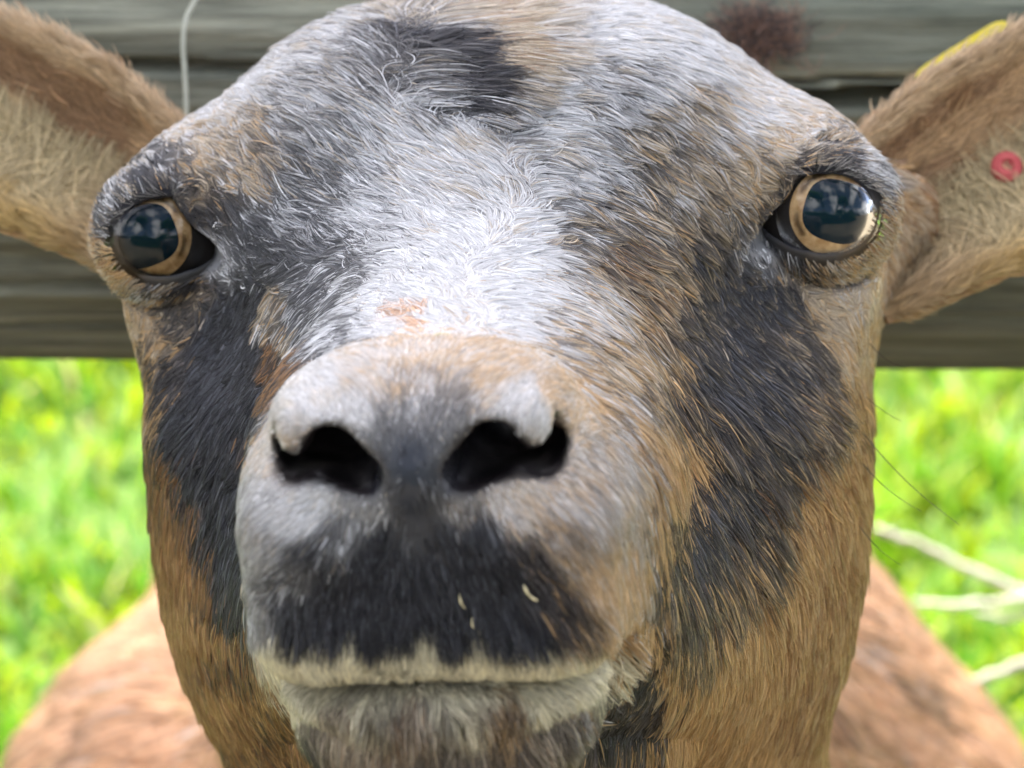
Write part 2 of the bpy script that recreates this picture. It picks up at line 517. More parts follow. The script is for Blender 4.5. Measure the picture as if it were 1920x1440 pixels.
def head_sdf(h):
    x, y, z = h[:, 0], h[:, 1], h[:, 2]
    m = np.stack([np.abs(x), y, z], -1)
    # skull and forehead
    d = ell(m, (0, 160, -7), (60, 66, 52))
    d = smin(d, ell(m, (24, 154, 13), (27, 40, 26.5)), 14)
    d = smin(d, ell(m, (42, 154, 3), (22, 30, 20)), 14)
    # nasal bridge and face
    d = smin(d, cone(m, (0, 30, -11), (0, 100, -13), 18.5, 31), 16)
    d = smin(d, cone(m, (0, 60, -26), (0, 120, -34), 26, 44), 20)
    # cheek, jaw
    d = smin(d, ell(m, (33, 140, -38), (32.5, 50, 50)), 22)
    d = smin(d, cone(m, (13, 34, -36), (30, 128, -70), 14, 26), 22)
    # brow ridge, cheek bone below the eye
    d = smin(d, ell(m, (58, 144, 12), (13, 18, 10)), 14)
    d = smin(d, ell(m, (58, 150, -8), (12, 20, 9)), 14)
    d = smin(d, cone(m, (54, 176, -12), (74, 190, -6), 18, 11), 14)
    d = smin(d, cone(m, (60, 182, -14), (43, 170, -80), 10, 12), 14)
    # hollow ahead of the eye
    d = smax(d, -ell(m, (62, 96, 0), (20, 28, 16)), 16)
    # eye socket
    d = smax(d, -(np.linalg.norm(m - EYE_C[1], axis=-1) - EYE_R - .4), 2.0)
    d = smax(d, -cone(m, (57, 126, 6), (47.5, 122.5, 4.8), 5.0, 1.6), 2.0)      # tear corner
    # ---- muzzle
    mz = ell(m, (0, 21, -2.6), (20.5, 21, 13.4))
    mz = smin(mz, ell(m, (11.8, 17, 3.0), (10.2, 16, 7.4)), 6)          # wing over each nostril
    mz = smin(mz, rbox(m, (0, 24, -20), (27.0, 22.5, 18.5), 12), 5)   # broad upper lip
    mz = smin(mz, ell(m, (13.5, 17, -13), (11.5, 16.2, 8.5)), 4)         # lip cushion under each nostril
    mz = smin(mz, cone(m, (10, 30, -14), (13, 60, -16), 16, 20), 12)
    d = smin(d, mz, 10)
    # nostril: broad inner pocket and an outer slit hooked upwards round the alar fold
    no = cone(m, (7.0, 1.5, -1.8), (12, 2, 1.2), 2.6, 3.7)
    no = smin(no, cone(m, (12, 2, 1.2), (19.8, 7.5, -.8), 3.7, 2.6), 1.5)
    no = smin(no, cone(m, (20.0, 7.5, -.4), (20.8, 9.0, 3.4), 2.1, 1.3), 1.5)
    no = smin(no, cone(m, (11, 0, 1.0), (13, 28, 1.5), 3.5, 7.0), 1.5)
    no = smin(no, cone(m, (18.4, 6, -1.0), (15, 26, 1), 2.7, 6.2), 1.5)
    no = smin(no, cone(m, (7.8, 1.5, -1.4), (11, 20, 1), 2.7, 6), 1.5)
    d = smax(d, -no, 1.6)
    fl = ell(m, (16.9, 6.0, 4.6), (2.4, 5, 4.0))
    d = smin(d, fl, 1.6)                                                # tip of the alar fold
    # philtrum groove
    gr = cone(m, (0, -.2, -8), (0, .6, -36), 1.5, 1.5)
    d = smax(d, -gr, 2.0)
    # cut under the upper lip, then lower lip and chin set back a little
    lipz = LIPZ - .0015 * m[:, 0] ** 2
    d = smax(d, -smax(smax(lipz - 16 - z, z - lipz, .8), y - 32, 6), 1.0)
    lower = ell(m, (0, 25, -44.0), (23.5, 20.5, 11.5))
    lower = smin(lower, ell(m, (0, 20.5, -39.0), (23.5, 18.4, 5.2)), 3)
    lower = smin(lower, cone(m, (0, 38, -50), (8, 90, -66), 13, 30), 14)
    d = smin(d, lower, 1.0)
    d = smax(d, -np.maximum(np.abs(z - lipz + .2) - .7, np.maximum(y - 14, m[:, 0] - 25)), .8)
    return d
def goat_sdf(p):
    """p world metres -> signed distance in mm"""
    h = w2h(p)
    d = head_sdf(h)
    pm = p * 1000
    n = cone(h, (0, 172, -46), NECK_BASE, 60, 88)
    n = smin(n, cone(h, (0, 156, -64), (2, 150, -150), 55, 60), 20)
    d = smin(d, n, 26)
    b = ell(pm, (2, 1000, 338), (204, 200, 143))
    b = smin(b, ell(pm, (36, 985, 425), (102, 150, 92)), 40)
    b = smin(b, ell(pm, (0, 1290, 350), (165, 300, 150)), 60)
    b = smin(b, ell(pm, (0, 1500, 370), (115, 130, 140)), 60)
    mm = np.stack([np.abs(pm[:, 0]), pm[:, 1], pm[:, 2]], -1)
    for y0, s in ((960, 0), (1510, 1)):
        if s == 0:
            b = smin(b, cone(mm, (88, 950, 330), (88, 930, 235), 48, 30), 40)
            b = smin(b, cone(mm, (88, 930, 235), (86, 945, 120), 27, 17), 16)
            b = smin(b, cone(mm, (86, 945, 120), (86, 940, 45), 18, 14), 8)
        else:
            b = smin(b, cone(mm, (80, 1500, 350), (86, 1440, 250), 70, 40), 40)
            b = smin(b, cone(mm, (86, 1440, 250), (84, 1550, 145), 36, 19), 16)
            b = smin(b, cone(mm, (84, 1550, 145), (84, 1525, 45), 20, 14), 8)
        b = smin(b, cone(mm, (86, y0 - 20 + s * 30, 45), (86, y0 - 35 + s * 30, 16), 15, 20), 6)
    b = smin(b, cone(pm, (0, 1610, 470), (0, 1660, 540), 22, 9), 14)
    return smin(d, b, 50)

def axis_grid(lo, hi, f0, f1, fine, coarse):
    a = [f0]
    s = fine
    g = np.arange(f0, f1, fine).tolist()
    up = []; x = g[-1]; s = fine
    while x < hi:
        s = min(s * 1.12, coarse); x += s; up.append(x)
    dn = []; x = f0; s = fine
    while x > lo:
        s = min(s * 1.12, coarse); x -= s; dn.append(x)
    return np.array(dn[::-1] + g + up)
def surface_nets(sdf, gx, gy, gz):
    nx, ny, nz = len(gx), len(gy), len(gz)
    vol = np.full((nx, ny, nz), np.float32(50))
    S = 6
    ix = np.arange(0, nx, S); iy = np.arange(0, ny, S); iz = np.arange(0, nz, S)
    for bx in ix:
        x0, x1 = bx, min(bx + S, nx)
        cx = (gx[x0] + gx[x1 - 1]) / 2
        cy = np.array([(gy[a] + gy[min(a + S, ny) - 1]) / 2 for a in iy]); hy = np.array([gy[min(a + S, ny) - 1] - gy[a] for a in iy])
        cz = np.array([(gz[a] + gz[min(a + S, nz) - 1]) / 2 for a in iz]); hz = np.array([gz[min(a + S, nz) - 1] - gz[a] for a in iz])
        YY, ZZ = np.meshgrid(cy, cz, indexing='ij')
        dv = sdf(np.stack([0 * YY.ravel() + cx, YY.ravel(), ZZ.ravel()], -1)).reshape(YY.shape)
        rad = 1000 * np.sqrt((gx[x1 - 1] - gx[x0]) ** 2 + hy[:, None] ** 2 + hz[None] ** 2) / 2 * 1.35 + 5
        act = np.abs(dv) < rad
        pts = []; idx = []
        for a, b in zip(*np.nonzero(act)):
            y0, z0 = iy[a], iz[b]
            idx.append(np.stack(np.meshgrid(np.arange(x0, x1), np.arange(y0, min(y0 + S, ny)), np.arange(z0, min(z0 + S, nz)), indexing='ij'), -1).reshape(-1, 3))
        for a, b in zip(*np.nonzero((~act) & (dv < 0))):
            vol[x0:x1, iy[a]:iy[a] + S, iz[b]:iz[b] + S] = -50
        if idx:
            idx = np.concatenate(idx)
            v = sdf(np.stack([gx[idx[:, 0]], gy[idx[:, 1]], gz[idx[:, 2]]], -1))
            vol[idx[:, 0], idx[:, 1], idx[:, 2]] = v
    ins = vol < 0
    cnt = np.zeros((nx - 1, ny - 1, nz - 1), np.int8)
    for a in (0, 1):
        for b in (0, 1):
            for c in (0, 1):
                cnt += ins[a:nx - 1 + a, b:ny - 1 + b, c:nz - 1 + c]
    cells = np.stack(np.nonzero((cnt > 0) & (cnt < 8)), -1)
    vid = np.full(cnt.shape, -1, np.int32)
    vid[cells[:, 0], cells[:, 1], cells[:, 2]] = np.arange(len(cells))
    acc = np.zeros((len(cells), 3)); k = np.zeros(len(cells))
    corners = [(a, b, c) for a in (0, 1) for b in (0, 1) for c in (0, 1)]
    G = (gx, gy, gz)
    def pos(off):
        return np.stack([G[q][cells[:, q] + off[q]] for q in range(3)], -1)
    for ax in range(3):
        for o in corners:
            if o[ax]: continue
            o2 = tuple(1 if q == ax else o[q] for q in range(3))
            va = vol[cells[:, 0] + o[0], cells[:, 1] + o[1], cells[:, 2] + o[2]]
            vb = vol[cells[:, 0] + o2[0], cells[:, 1] + o2[1], cells[:, 2] + o2[2]]
            s = (va < 0) != (vb < 0)
            t = np.where(s, va / np.where(s, va - vb, 1), 0)
            acc += np.where(s[:, None], pos(o) * (1 - t[:, None]) + pos(o2) * t[:, None], 0)
            k += s
    V = acc / k[:, None]
    quads = []
    for ax in range(3):
        sl0 = [slice(None)] * 3; sl1 = [slice(None)] * 3
        sl0[ax] = slice(0, -1); sl1[ax] = slice(1, None)
        e = np.stack(np.nonzero(ins[tuple(sl0)] != ins[tuple(sl1)]), -1)
        u, w = [(1, 2), (2, 0), (0, 1)][ax]
        ok = (e[:, u] > 0) & (e[:, w] > 0) & (e[:, u] < vol.shape[u] - 1) & (e[:, w] < vol.shape[w] - 1)
        e = e[ok]
        q = []
        for du, dw in ((1, 1), (0, 1), (0, 0), (1, 0)):
            cc = e.copy(); cc[:, u] -= du; cc[:, w] -= dw
            q.append(vid[cc[:, 0], cc[:, 1], cc[:, 2]])
        q = np.stack(q, -1)
        flip = ~ins[e[:, 0], e[:, 1], e[:, 2]]
        q[flip] = q[flip][:, ::-1]
        quads.append(q[(q >= 0).all(1)])
    return V, np.concatenate(quads)
def sdf_grad(sdf, p, e=.0004):
    k = np.array([[1, -1, -1], [-1, -1, 1], [-1, 1, -1], [1, 1, 1]], float)
    g = 0
    for q in k: g = g + q * sdf(p + q * e)[:, None]
    return g / (4 * e * 1000)
hw = h2w(np.array([[-80, -10, -60], [80, 200, 60], [0, -5, 0], [0, 180, 50], [-75, 130, 0], [75, 130, -60]]))
gx = axis_grid(-.22, .22, -.088, .095, .0016, .009)
gy = axis_grid(.30, 1.72, .372, .56, .0016, .012)
gz = axis_grid(-.01, .86, .645, .805, .0016, .010)
GV, GF = surface_nets(goat_sdf, gx, gy, gz)
for _ in range(2):
    g = sdf_grad(goat_sdf, GV)
    dd_ = goat_sdf(GV)
    stp = np.clip(dd_, -1.2, 1.2)[:, None] * .001 * g / np.maximum((g * g).sum(1, keepdims=True), .3)
    GV = GV - stp * .8
GN = norm(sdf_grad(goat_sdf, GV))
GH = w2h(GV)
print('goat verts', len(GV), len(GF))

# ------------------------------------------------------------------ coat colours (markings of the animal)
PAL = {'W': (.50, .51, .54), 'D': (.027, .028, .034), 'B': (.215, .108, .046), 'T': (.43, .265, .115), 'C': (.68, .62, .44), 'R': (.62, .36, .215), 'E': (.40, .335, .255)}
PN = 'WDBTCRE'
PALA = np.array([PAL[k] for k in PN])
def spots(txt):
    out = []
    for ln in txt.strip().split(';'):
        ln = ln.strip()
        if not ln: continue
        t = ln.split()
        w = np.zeros(7)
        for k in t[2:]: w[PN.index(k[0])] += float(k[1:])
        out.append([float(t[0]), float(t[1]), *(w / w.sum())])
    return np.array(out)
FACE = spots('''
970 60 W.5 E.4 B.1; 910 50 E.5 B.2 W.3; 860 25 E.4 B.3 W.3; 700 40 W.8 D.2; 770 40 W.4 E.3 D.3; 725 85 D.6 W.4; 765 90 D.9; 805 100 D1; 835 135 D1; 870 165 D.9 W.1; 900 190 D.7 W.3; 795 150 D.9; 755 130 D.6 W.4; 835 185 D.8 W.2; 915 110 E.5 B.3 W.2; 935 160 W.4 E.3 D.3; 930 220 D.3 W.7; 860 225 W.7 D.3; 780 195 W.85 D.15; 980 200 W.8 D.2; 640 80 W.7 D.2 T.1; 520 130 W1; 600 200 W.7 D.3; 400 180 W.85 T.15; 330 230 W.65 T.35; 240 300 W.7 T.2 D.1;
400 280 T.5 W.3 D.2; 500 310 D.45 T.35 W.2; 620 300 D.4 W.6; 700 240 W.6 D.4; 800 300 W.9 D.1; 900 330 W.95 D.05; 1000 260 W.8 D.2; 1100 60 W.95; 1250 60 W.95; 1150 160 W.6 D.4; 1200 280 D.5 W.3 T.2; 1300 200 W.4 T.3 D.3;
1400 160 W.8 T.2; 1500 230 T.5 W.5; 1620 300 W.8 T.2; 1400 330 T.6 D.2 W.2; 1300 330 D.4 T.4 W.2; 1200 400 D.5 W.2 T.3; 1100 420 D.55 W.25 T.2; 1050 340 W.7 D.3; 850 450 W1; 950 500 W.9 T.1; 770 520 W.85 D.15; 850 560 W.8 T.2;
650 470 D.6 W.4; 560 430 D.6 W.35; 600 360 D.55 W.45; 690 400 W.7 D.3; 480 480 D.8 W.2; 405 470 W.6 D.4; 350 560 D.75 T.25; 420 600 D1; 400 700 D1; 400 800 D.95 B.05; 430 950 D1; 330 850 B.5 D.5; 290 750 D.35 T.6; 262 600 T.8 D.2; 300 650 T.6 D.4;
300 900 B.7 D.3; 330 1000 B.8 T.2; 370 1150 B.5 T.5; 435 1080 D.9 B.1; 400 1300 T.5 B.5; 470 1360 T.3 B.4 D.3; 520 600 T.45 D.35 W.2; 600 560 D.65 W.35; 520 700 D.5 B.5; 650 620 W.55 D.45; 480 850 D.6 B.4; 480 300 T.5 W.3 D.2;
560 250 W.5 D.4 T.1; 300 340 D.6 T.2 W.2; 380 380 D.5 T.5; 230 480 T.6 D.3;
1100 560 W.45 T.4 D.15; 1200 560 T.4 D.4 B.2; 1150 470 D.5 B.2 T.3; 1250 470 D.55 T.45; 1400 540 D.95 W.05; 1390 680 D1; 1480 620 D.75 T.25; 1420 460 D.6 W.4; 1560 580 T.85 D.15; 1630 650 T.9 B.1; 1600 540 T.7 W.3; 1150 660 T.5 D.3 W.2;
1250 680 D.45 T.55; 1500 740 D.65 T.35; 1600 760 T.5 B.3 D.2; 1350 800 D.9 T.1; 1230 830 T.6 B.3 D.1; 1200 930 T.65 D.2 W.15; 1300 930 D.9; 1400 900 D.7 B.2 T.1; 1550 900 B.5 T.45; 1580 1100 B.65 T.35; 1450 1080 T.55 B.4; 1250 1060 D.8 T.2;
1300 1180 D.55 T.45; 1220 990 D.5 T.4; 1400 1190 T.85 B.15; 1350 1350 T.9 B.1; 1500 1300 B.7 T.3; 1280 1340 T.7 W.1 B.2; 1220 1310 D.95; 1550 1390 T.5 B.5; 1200 1150 D.5 T.5; 1360 1060 D.6 T.4; 1480 1180 B.5 T.5; 1220 1420 T.8 B.2; 1400 1420 T.9 B.1;
1530 500 D.5 T.5; 1660 420 T.7 B.3; 1500 480 D.6 W.2 T.2; 1560 290 T.5 D.3 W.2; 1440 380 D.5 T.4; 1190 1280 D1; 1215 1255 D.9 T.1; 1185 1335 D.95; 1230 1340 D.9 T.1; 1340 520 D.9; 1310 600 D.85 T.15; 1330 700 D.95; 1450 700 D.95; 1460 560 D.9; 1290 760 D.8 T.2; 1420 780 D.95; 1330 860 D1; 1430 850 D.85 T.15; 1270 920 D.75 T.25; 1350 920 D.95; 1380 1000 D.8 T.2; 1300 1010 D.95; 1220 1060 D.9; 1270 1120 D.85 T.15; 1330 1100 D.7 T.3; 1190 1110 D.7 T.3; 330 600 D.8 T.2; 330 700 D.85 T.15; 350 780 D.9; 460 560 D.95; 470 650 D.95; 460 750 D.95; 455 860 D.95; 400 880 D.95; 400 1000 D.8 B.2; 455 1010 D.95; 360 930 B.6 D.4; 390 1080 D.5 B.5; 410 1200 D.4 B.6; 350 1060 B.8 T.2; 1500 1000 T.6 B.4; 1540 1200 B.6 T.4; 1340 1250 T.9; 1450 1260 T.8 B.2; 1420 1330 T.95; 1260 1250 T.6 D.3; 1468 398 D1; 1485 375 D1; 372 412 D1; 1695 275 T.8 B.2; 1698 340 T.6 B.4; 1690 470 T.8 B.2; 165 280 T.8 B.2; 150 370 T.7 B.3; 1560 305 D.75 W.1 T.15; 1500 335 D.6 T.4; 1450 400 D.8 W.2; 1640 325 D.4 W.6; 1600 500 T.8 D.2; 1540 490 W.3 T.4 D.3; 1665 450 T.8 B.2; 270 320 D.85 W.15; 340 350 D.8 T.2; 385 425 D.9 T.1; 195 380 W.4 D.6; 225 500 T.6 B.4; 300 525 T.4 W.3 D.3; 350 490 W.5 D.5; 765 585 R.45 B.2 W.35; 700 570 W.9 D.1; 835 570 W.95 T.05; 770 535 W1; 765 632 W.8 T.2; 1700 300 T.7 B.3; 1730 400 T.6 B.4; 1760 480 T.8 B.2; 1700 560 T.8 C.2; 1680 640 T.9; 160 330 T.6 B.4; 150 420 T.7 B.3; 130 480 T.8 C.2; 200 250 T.6 W.4''')
_q = np.where(FACE[:, 1] < 400, .25, .06) * FACE[:, 2]
FACE[:, 2] -= _q; FACE[:, 8] += _q
_q = np.clip((800 - FACE[:, 1]) / 200, 0, 1) * .65 * FACE[:, 5]
FACE[:, 5] -= _q; FACE[:, 8] += _q
NOSE = spots('''
780 655 W.6 T.4; 700 690 W.7 T.3; 930 680 T.5 W.5; 1050 740 T.55 W.45; 600 735 W.95; 990 765 W.9 D.1; 650 775 W.9 D.1; 770 730 D.25 W.45 T.3; 775 800 D.6 W.4; 770 900 D.8 W.2; 535 850 W.75 T.25; 1110 900 W.55 T.3 D.15;
580 950 W1; 960 945 W.65 T.3 D.05; 690 940 W.65 D.35; 860 950 W.4 D.5 T.1; 770 990 D.75 W.25; 690 1050 D.95; 850 1040 D.95 T.05; 560 1090 D.6 W.4; 475 1030 W.75 D.25; 475 1150 W.6 D.4; 650 1150 D1; 850 1140 D1; 990 1120 D.93 T.07; 1050 1030 W.4 T.4 D.2;
1130 1080 T.6 W.35; 1150 1170 T.65 W.3; 480 950 W.8 D.2; 560 1170 D.85; 1080 1170 T.3 D.6 C.1; 940 1170 D.95; 750 1180 D1;
600 1050 D.8 W.2; 760 1080 D1; 760 1140 D1; 940 1080 D.97 T.03; 560 1130 D.85 W.15; 1000 1060 D.85 T.1 W.05; 900 1000 D.85 T.05 W.1; 640 1000 D.6 W.4; 720 1020 D.9; 820 1010 D.85; 1040 1140 D.85 T.15; 610 1110 D.95; 700 1100 D1; 900 1100 D1; 620 1185 D.9; 700 1188 D1; 850 1188 D1; 1000 1180 D.95 T.05; 775 765 D.5 W.5; 740 830 D.65 W.35; 815 830 D.65 W.35; 770 860 D.85; 730 900 D.8 W.2; 810 900 D.8 W.2; 800 950 D.75 W.25; 500 1235 C1; 580 1228 C.95; 650 1226 C.95; 740 1230 C.6 D.4; 800 1226 C.9 D.1; 900 1228 C.95; 1000 1232 C1; 1080 1236 C1; 1140 1240 C.7 T.3; 1190 1240 D.5 T.4;
600 1300 C.55 D.35 E.1; 720 1300 C.45 D.35 E.2; 850 1300 C.45 D.35 E.2; 1000 1300 C.6 D.3; 1080 1290 C.75 D.25; 1130 1292 C.4 D.6; 1190 1272 D1; 1200 1330 D1; 1165 1340 D.85 B.15; 1225 1280 D1; 540 1310 C.7 D.3; 700 1335 C.3 D.4 E.3; 850 1335 C.3 D.4 E.3; 560 1400 D.9 E.1; 480 1380 W.4 D.5; 660 1370 E.5 B.1 D.4; 850 1400 B.1 E.4 D.5; 760 1350 D.45 E.4 B.15; 1000 1390 D.6 E.3 B.1; 1100 1350 W.25 D.55 T.2; 1110 1430 D.95; 700 1430 E.4 B.2 D.4; 950 1340 D.5 E.2 T.3; 1180 1300 D.8 T.2; 470 1290 D.8; 620 1340 D.4 E.5; 1040 1340 D.5 E.4''')
_q = NOSE[:, 2] * .32
NOSE[:, 2] -= _q; NOSE[:, 8] += _q
_m = (NOSE[:, 1] < 1205) & (NOSE[:, 3] < .97)
NOSE[_m, 3] *= 1.35
NOSE[:, 2:] /= NOSE[:, 2:].sum(1, keepdims=True)
def blend(S, px, sig=1.0):
    out = np.zeros((len(px), S.shape[1] - 2))
    for a in range(0, len(px), 20000):
        d2 = ((px[a:a + 20000, None] - S[None, :, :2]) ** 2).sum(-1) + 60
        w = 1 / d2 ** 2.6
        out[a:a + 20000] = (w @ S[:, 2:]) / w.sum(1, keepdims=True)
    return out
def coat_weights(p):
    """share of white, dark, brown, tan, cream, russet hairs at points of the coat"""
    h = w2h(p)
    px = w2px(p)
    j = np.stack([vnoise(h / 9.0, 21), vnoise(h / 9.0 + 50, 22)], -1) - .5
    j2 = np.stack([vnoise(h / 3.5, 23), vnoise(h / 3.5 + 50, 24)], -1) - .5
    sc = np.where(h[:, 1] < 28, .3, 1.0)[:, None]
    px = px + (j * 50 + j2 * 26) * sc
    wf = blend(FACE, px)
    wn_ = blend(NOSE, px * 1.0 + 0)
    s = np.clip((h[:, 1] - 26 - 10 * (h[:, 2] < -30)) / 18, 0, 1)[:, None]
    w = wn_ * (1 - s) + wf * s
    # neck, trunk and legs: russet with darker ticking
    nb = np.clip((h[:, 1] - 185) / 30, 0, 1)[:, None]
    dk = vnoise(h / 14.0, 31)[:, None]
    body = np.array([[.06, 0, .12, .12, .0, .70, 0]]) + np.array([[0, .25, .1, 0, 0, 0, 0]]) * (dk > .62)
    body = body / body.sum(1, keepdims=True)
    return w * (1 - nb) + body * nb
GW = coat_weights(GV)
skin_col = (GW @ PALA) * .75
hm = np.stack([np.abs(GH[:, 0]), GH[:, 1], GH[:, 2]], -1)
def nostril_mask(h):
    m = np.stack([np.abs(h[:, 0]), h[:, 1], h[:, 2]], -1)
    no = cone(m, (7.0, 1.5, -1.8), (12, 2, 1.2), 2.6, 3.7)
    no = smin(no, cone(m, (12, 2, 1.2), (19.8, 7.5, -.8), 3.7, 2.6), 1.5)
    no = smin(no, cone(m, (20.0, 7.5, -.4), (20.8, 9.0, 3.4), 2.1, 1.3), 1.5)
    no = smin(no, cone(m, (11, 0, 1.0), (13, 28, 1.5), 3.5, 7.0), 1.5)
    no = smin(no, cone(m, (18.4, 6, -1.0), (15, 26, 1), 2.7, 6.2), 1.5)
    no = smin(no, cone(m, (7.8, 1.5, -1.4), (11, 20, 1), 2.7, 6), 1.5)
    return no
inn = nostril_mask(GH)
k = np.clip((1.1 - inn) / .8, 0, 1)[:, None]
skin_col = skin_col * (1 - k) + np.array([.010, .008, .009]) * k
ey = np.minimum(np.linalg.norm(GH - EYE_C[1], axis=1), np.linalg.norm(GH - EYE_C[-1], axis=1))
k = np.clip((16.2 - ey) / 1.5, 0, 1)[:, None]
skin_col = skin_col * (1 - k) + np.array([.03, .03, .036]) * k
lipl = LIPZ - .0015 * GH[:, 0] ** 2
k = (np.clip((1.1 - np.abs(GH[:, 2] - lipl + .3)) / .5, 0, 1) * (GH[:, 1] < 32))[:, None]
skin_col = skin_col * (1 - k) + np.array([.02, .018, .02]) * k
hoof = GV[:, 2] < .035
skin_col[hoof] = (.03, .027, .025)

GOAT_AT = np.array([0, .95, 0.0])
goat = empty('goat', GOAT_AT); goat['_off'] = tuple(GOAT_AT)
tag(goat, 'brown and grey goat pushing its head under the fence rail, staring at the viewer', 'goat')
sept = np.clip(1.3 - np.abs(GH[:, 0]) / 5.5, 0, 1) * np.clip((GH[:, 2] + 18) / 8, 0, 1) * np.clip((7 - GH[:, 2]) / 4, 0, 1) * (GH[:, 1] < 14)
skin_col = skin_col * (1 - sept[:, None]) + np.array([.03, .033, .042]) * sept[:, None]
body = mesh_obj('body', GV, GF, M_SKIN, goat, colors=np.concatenate([skin_col, 1 - np.clip(sept + (inn < 1.2) * .7, 0, 1)[:, None]], 1))

# ------------------------------------------------------------------ fur
def tri_samples(V, N, F, dens):
    """random surface points; F quads, dens = hairs per mm2 at the vertices"""
    T = np.concatenate([F[:, [0, 1, 2]], F[:, [0, 2, 3]]])
    a, b, c = V[T[:, 0]], V[T[:, 1]], V[T[:, 2]]
    area = np.linalg.norm(np.cross(b - a, c - a), axis=1) * .5e6
    w = area * dens[T].mean(1)
    n = int(w.sum())
    cs = np.cumsum(w)
    t = np.searchsorted(cs, rng.random(n) * cs[-1])
    t = np.minimum(t, len(T) - 1)
    u, v = rng.random(n), rng.random(n)
    f = u + v > 1
    u[f], v[f] = 1 - u[f], 1 - v[f]
    q = lambda A: A[T[t, 0]] * (1 - u - v)[:, None] + A[T[t, 1]] * u[:, None] + A[T[t, 2]] * v[:, None]
    return q(V), norm(q(N))
def grow(P0, N0_, D, L, lift, wid, col, K=5, clump=.6, cell=.004, tip=None, curl=.0, jitter=.25, cw_=None):
    """hairs: root, normal, lie direction (world), length m, lift 0..1, width m, colour; pulled together into tufts"""
    n = len(P0)
    D = D - N0_ * (D * N0_).sum(1, keepdims=True)
    D = norm(D + rng.normal(0, jitter, (n, 3)) * np.linalg.norm(D, axis=1, keepdims=True))
    D = norm(D - N0_ * (D * N0_).sum(1, keepdims=True))
    t = np.linspace(0, 1, K)
    L = L * (.7 + .6 * rng.random(n))
    lf = np.clip(lift + rng.normal(0, .08, n), .03, 1.2)
    Pt = np.zeros((n, K, 3))
    for k in range(K):
        out = lf * t[k] * (1.15 - .6 * t[k])
        al = np.sqrt(np.clip(1 - (lf * .8) ** 2, .1, 1)) * t[k]
        Pt[:, k] = P0 + L[:, None] * (D * al[:, None] + N0_ * out[:, None])
    if clump > 0:
        key = np.floor(P0 / cell).astype(np.int64)
        # one guide hair for each jittered cell
        jit = rng.random((n, 3)) * .5
        key = np.floor(P0 / cell + jit * .6).astype(np.int64)
        hsh = (key[:, 0] * 73856093) ^ (key[:, 1] * 19349663) ^ (key[:, 2] * 83492791)
        _, first, inv = np.unique(hsh, return_index=True, return_inverse=True)
        g = first[inv]
        cl = (clump if cw_ is None else cw_) * (.5 + .5 * rng.random(n))
        for k in range(1, K):
            wgt = (cl * t[k] ** 1.3)[:, None]
            Pt[:, k] = Pt[:, k] * (1 - wgt) + Pt[g, k] * wgt
    else:
        g = np.arange(n)
    if curl > 0:
        ph = rng.random(n) * 6.28
        side = np.cross(D, N0_)
        for k in range(1, K):
            Pt[:, k] += side * (np.sin(ph + t[k] * 4) * curl * L * t[k])[:, None]
    rad = wid[:, None] * np.array([.9, 1.0, .9, .65, .18] if K == 5 else np.interp(t, [0, .3, .7, 1], [.9, 1, .7, .15]))[None]
    C = np.repeat(col[:, None], K, 1)
    if tip is not None:
        ts = np.clip((t - .45) / .55, 0, 1)
        C = C * (1 - ts[None, :, None] * tip[1][:, None, None]) + tip[0][:, None] * ts[None, :, None] * tip[1][:, None, None]
    return Pt, rad, C, g
def pick(w, noise_p, same=.55, scale=2.2, pure=.82):
    """each hair takes one colour of the mix; neighbours in a tuft mostly agree"""
    w = np.where(w < .05, 0, w) ** 1.25; w = w / w.sum(1, keepdims=True)
    cw = np.cumsum(w, 1)
    u = vnoise(noise_p / scale, 41)
    u = np.abs((u - .5) * 1.5 + .5); u = np.where(u > 1, 2 - u, u)
    r = np.where(rng.random(len(w)) < same, u, rng.random(len(w)))
    i = (np.clip(r, .003, .997)[:, None] > cw).sum(1).clip(0, 6)
    pu = np.broadcast_to(np.asarray(pure, float), (len(w),))[:, None]
    c = PALA[i] * pu + (w @ PALA) * (1 - pu)
    v = np.exp(rng.normal(0, 1, len(w)) * (.22 + .42 * w[:, 1] ** 2))[:, None]
    return c * v
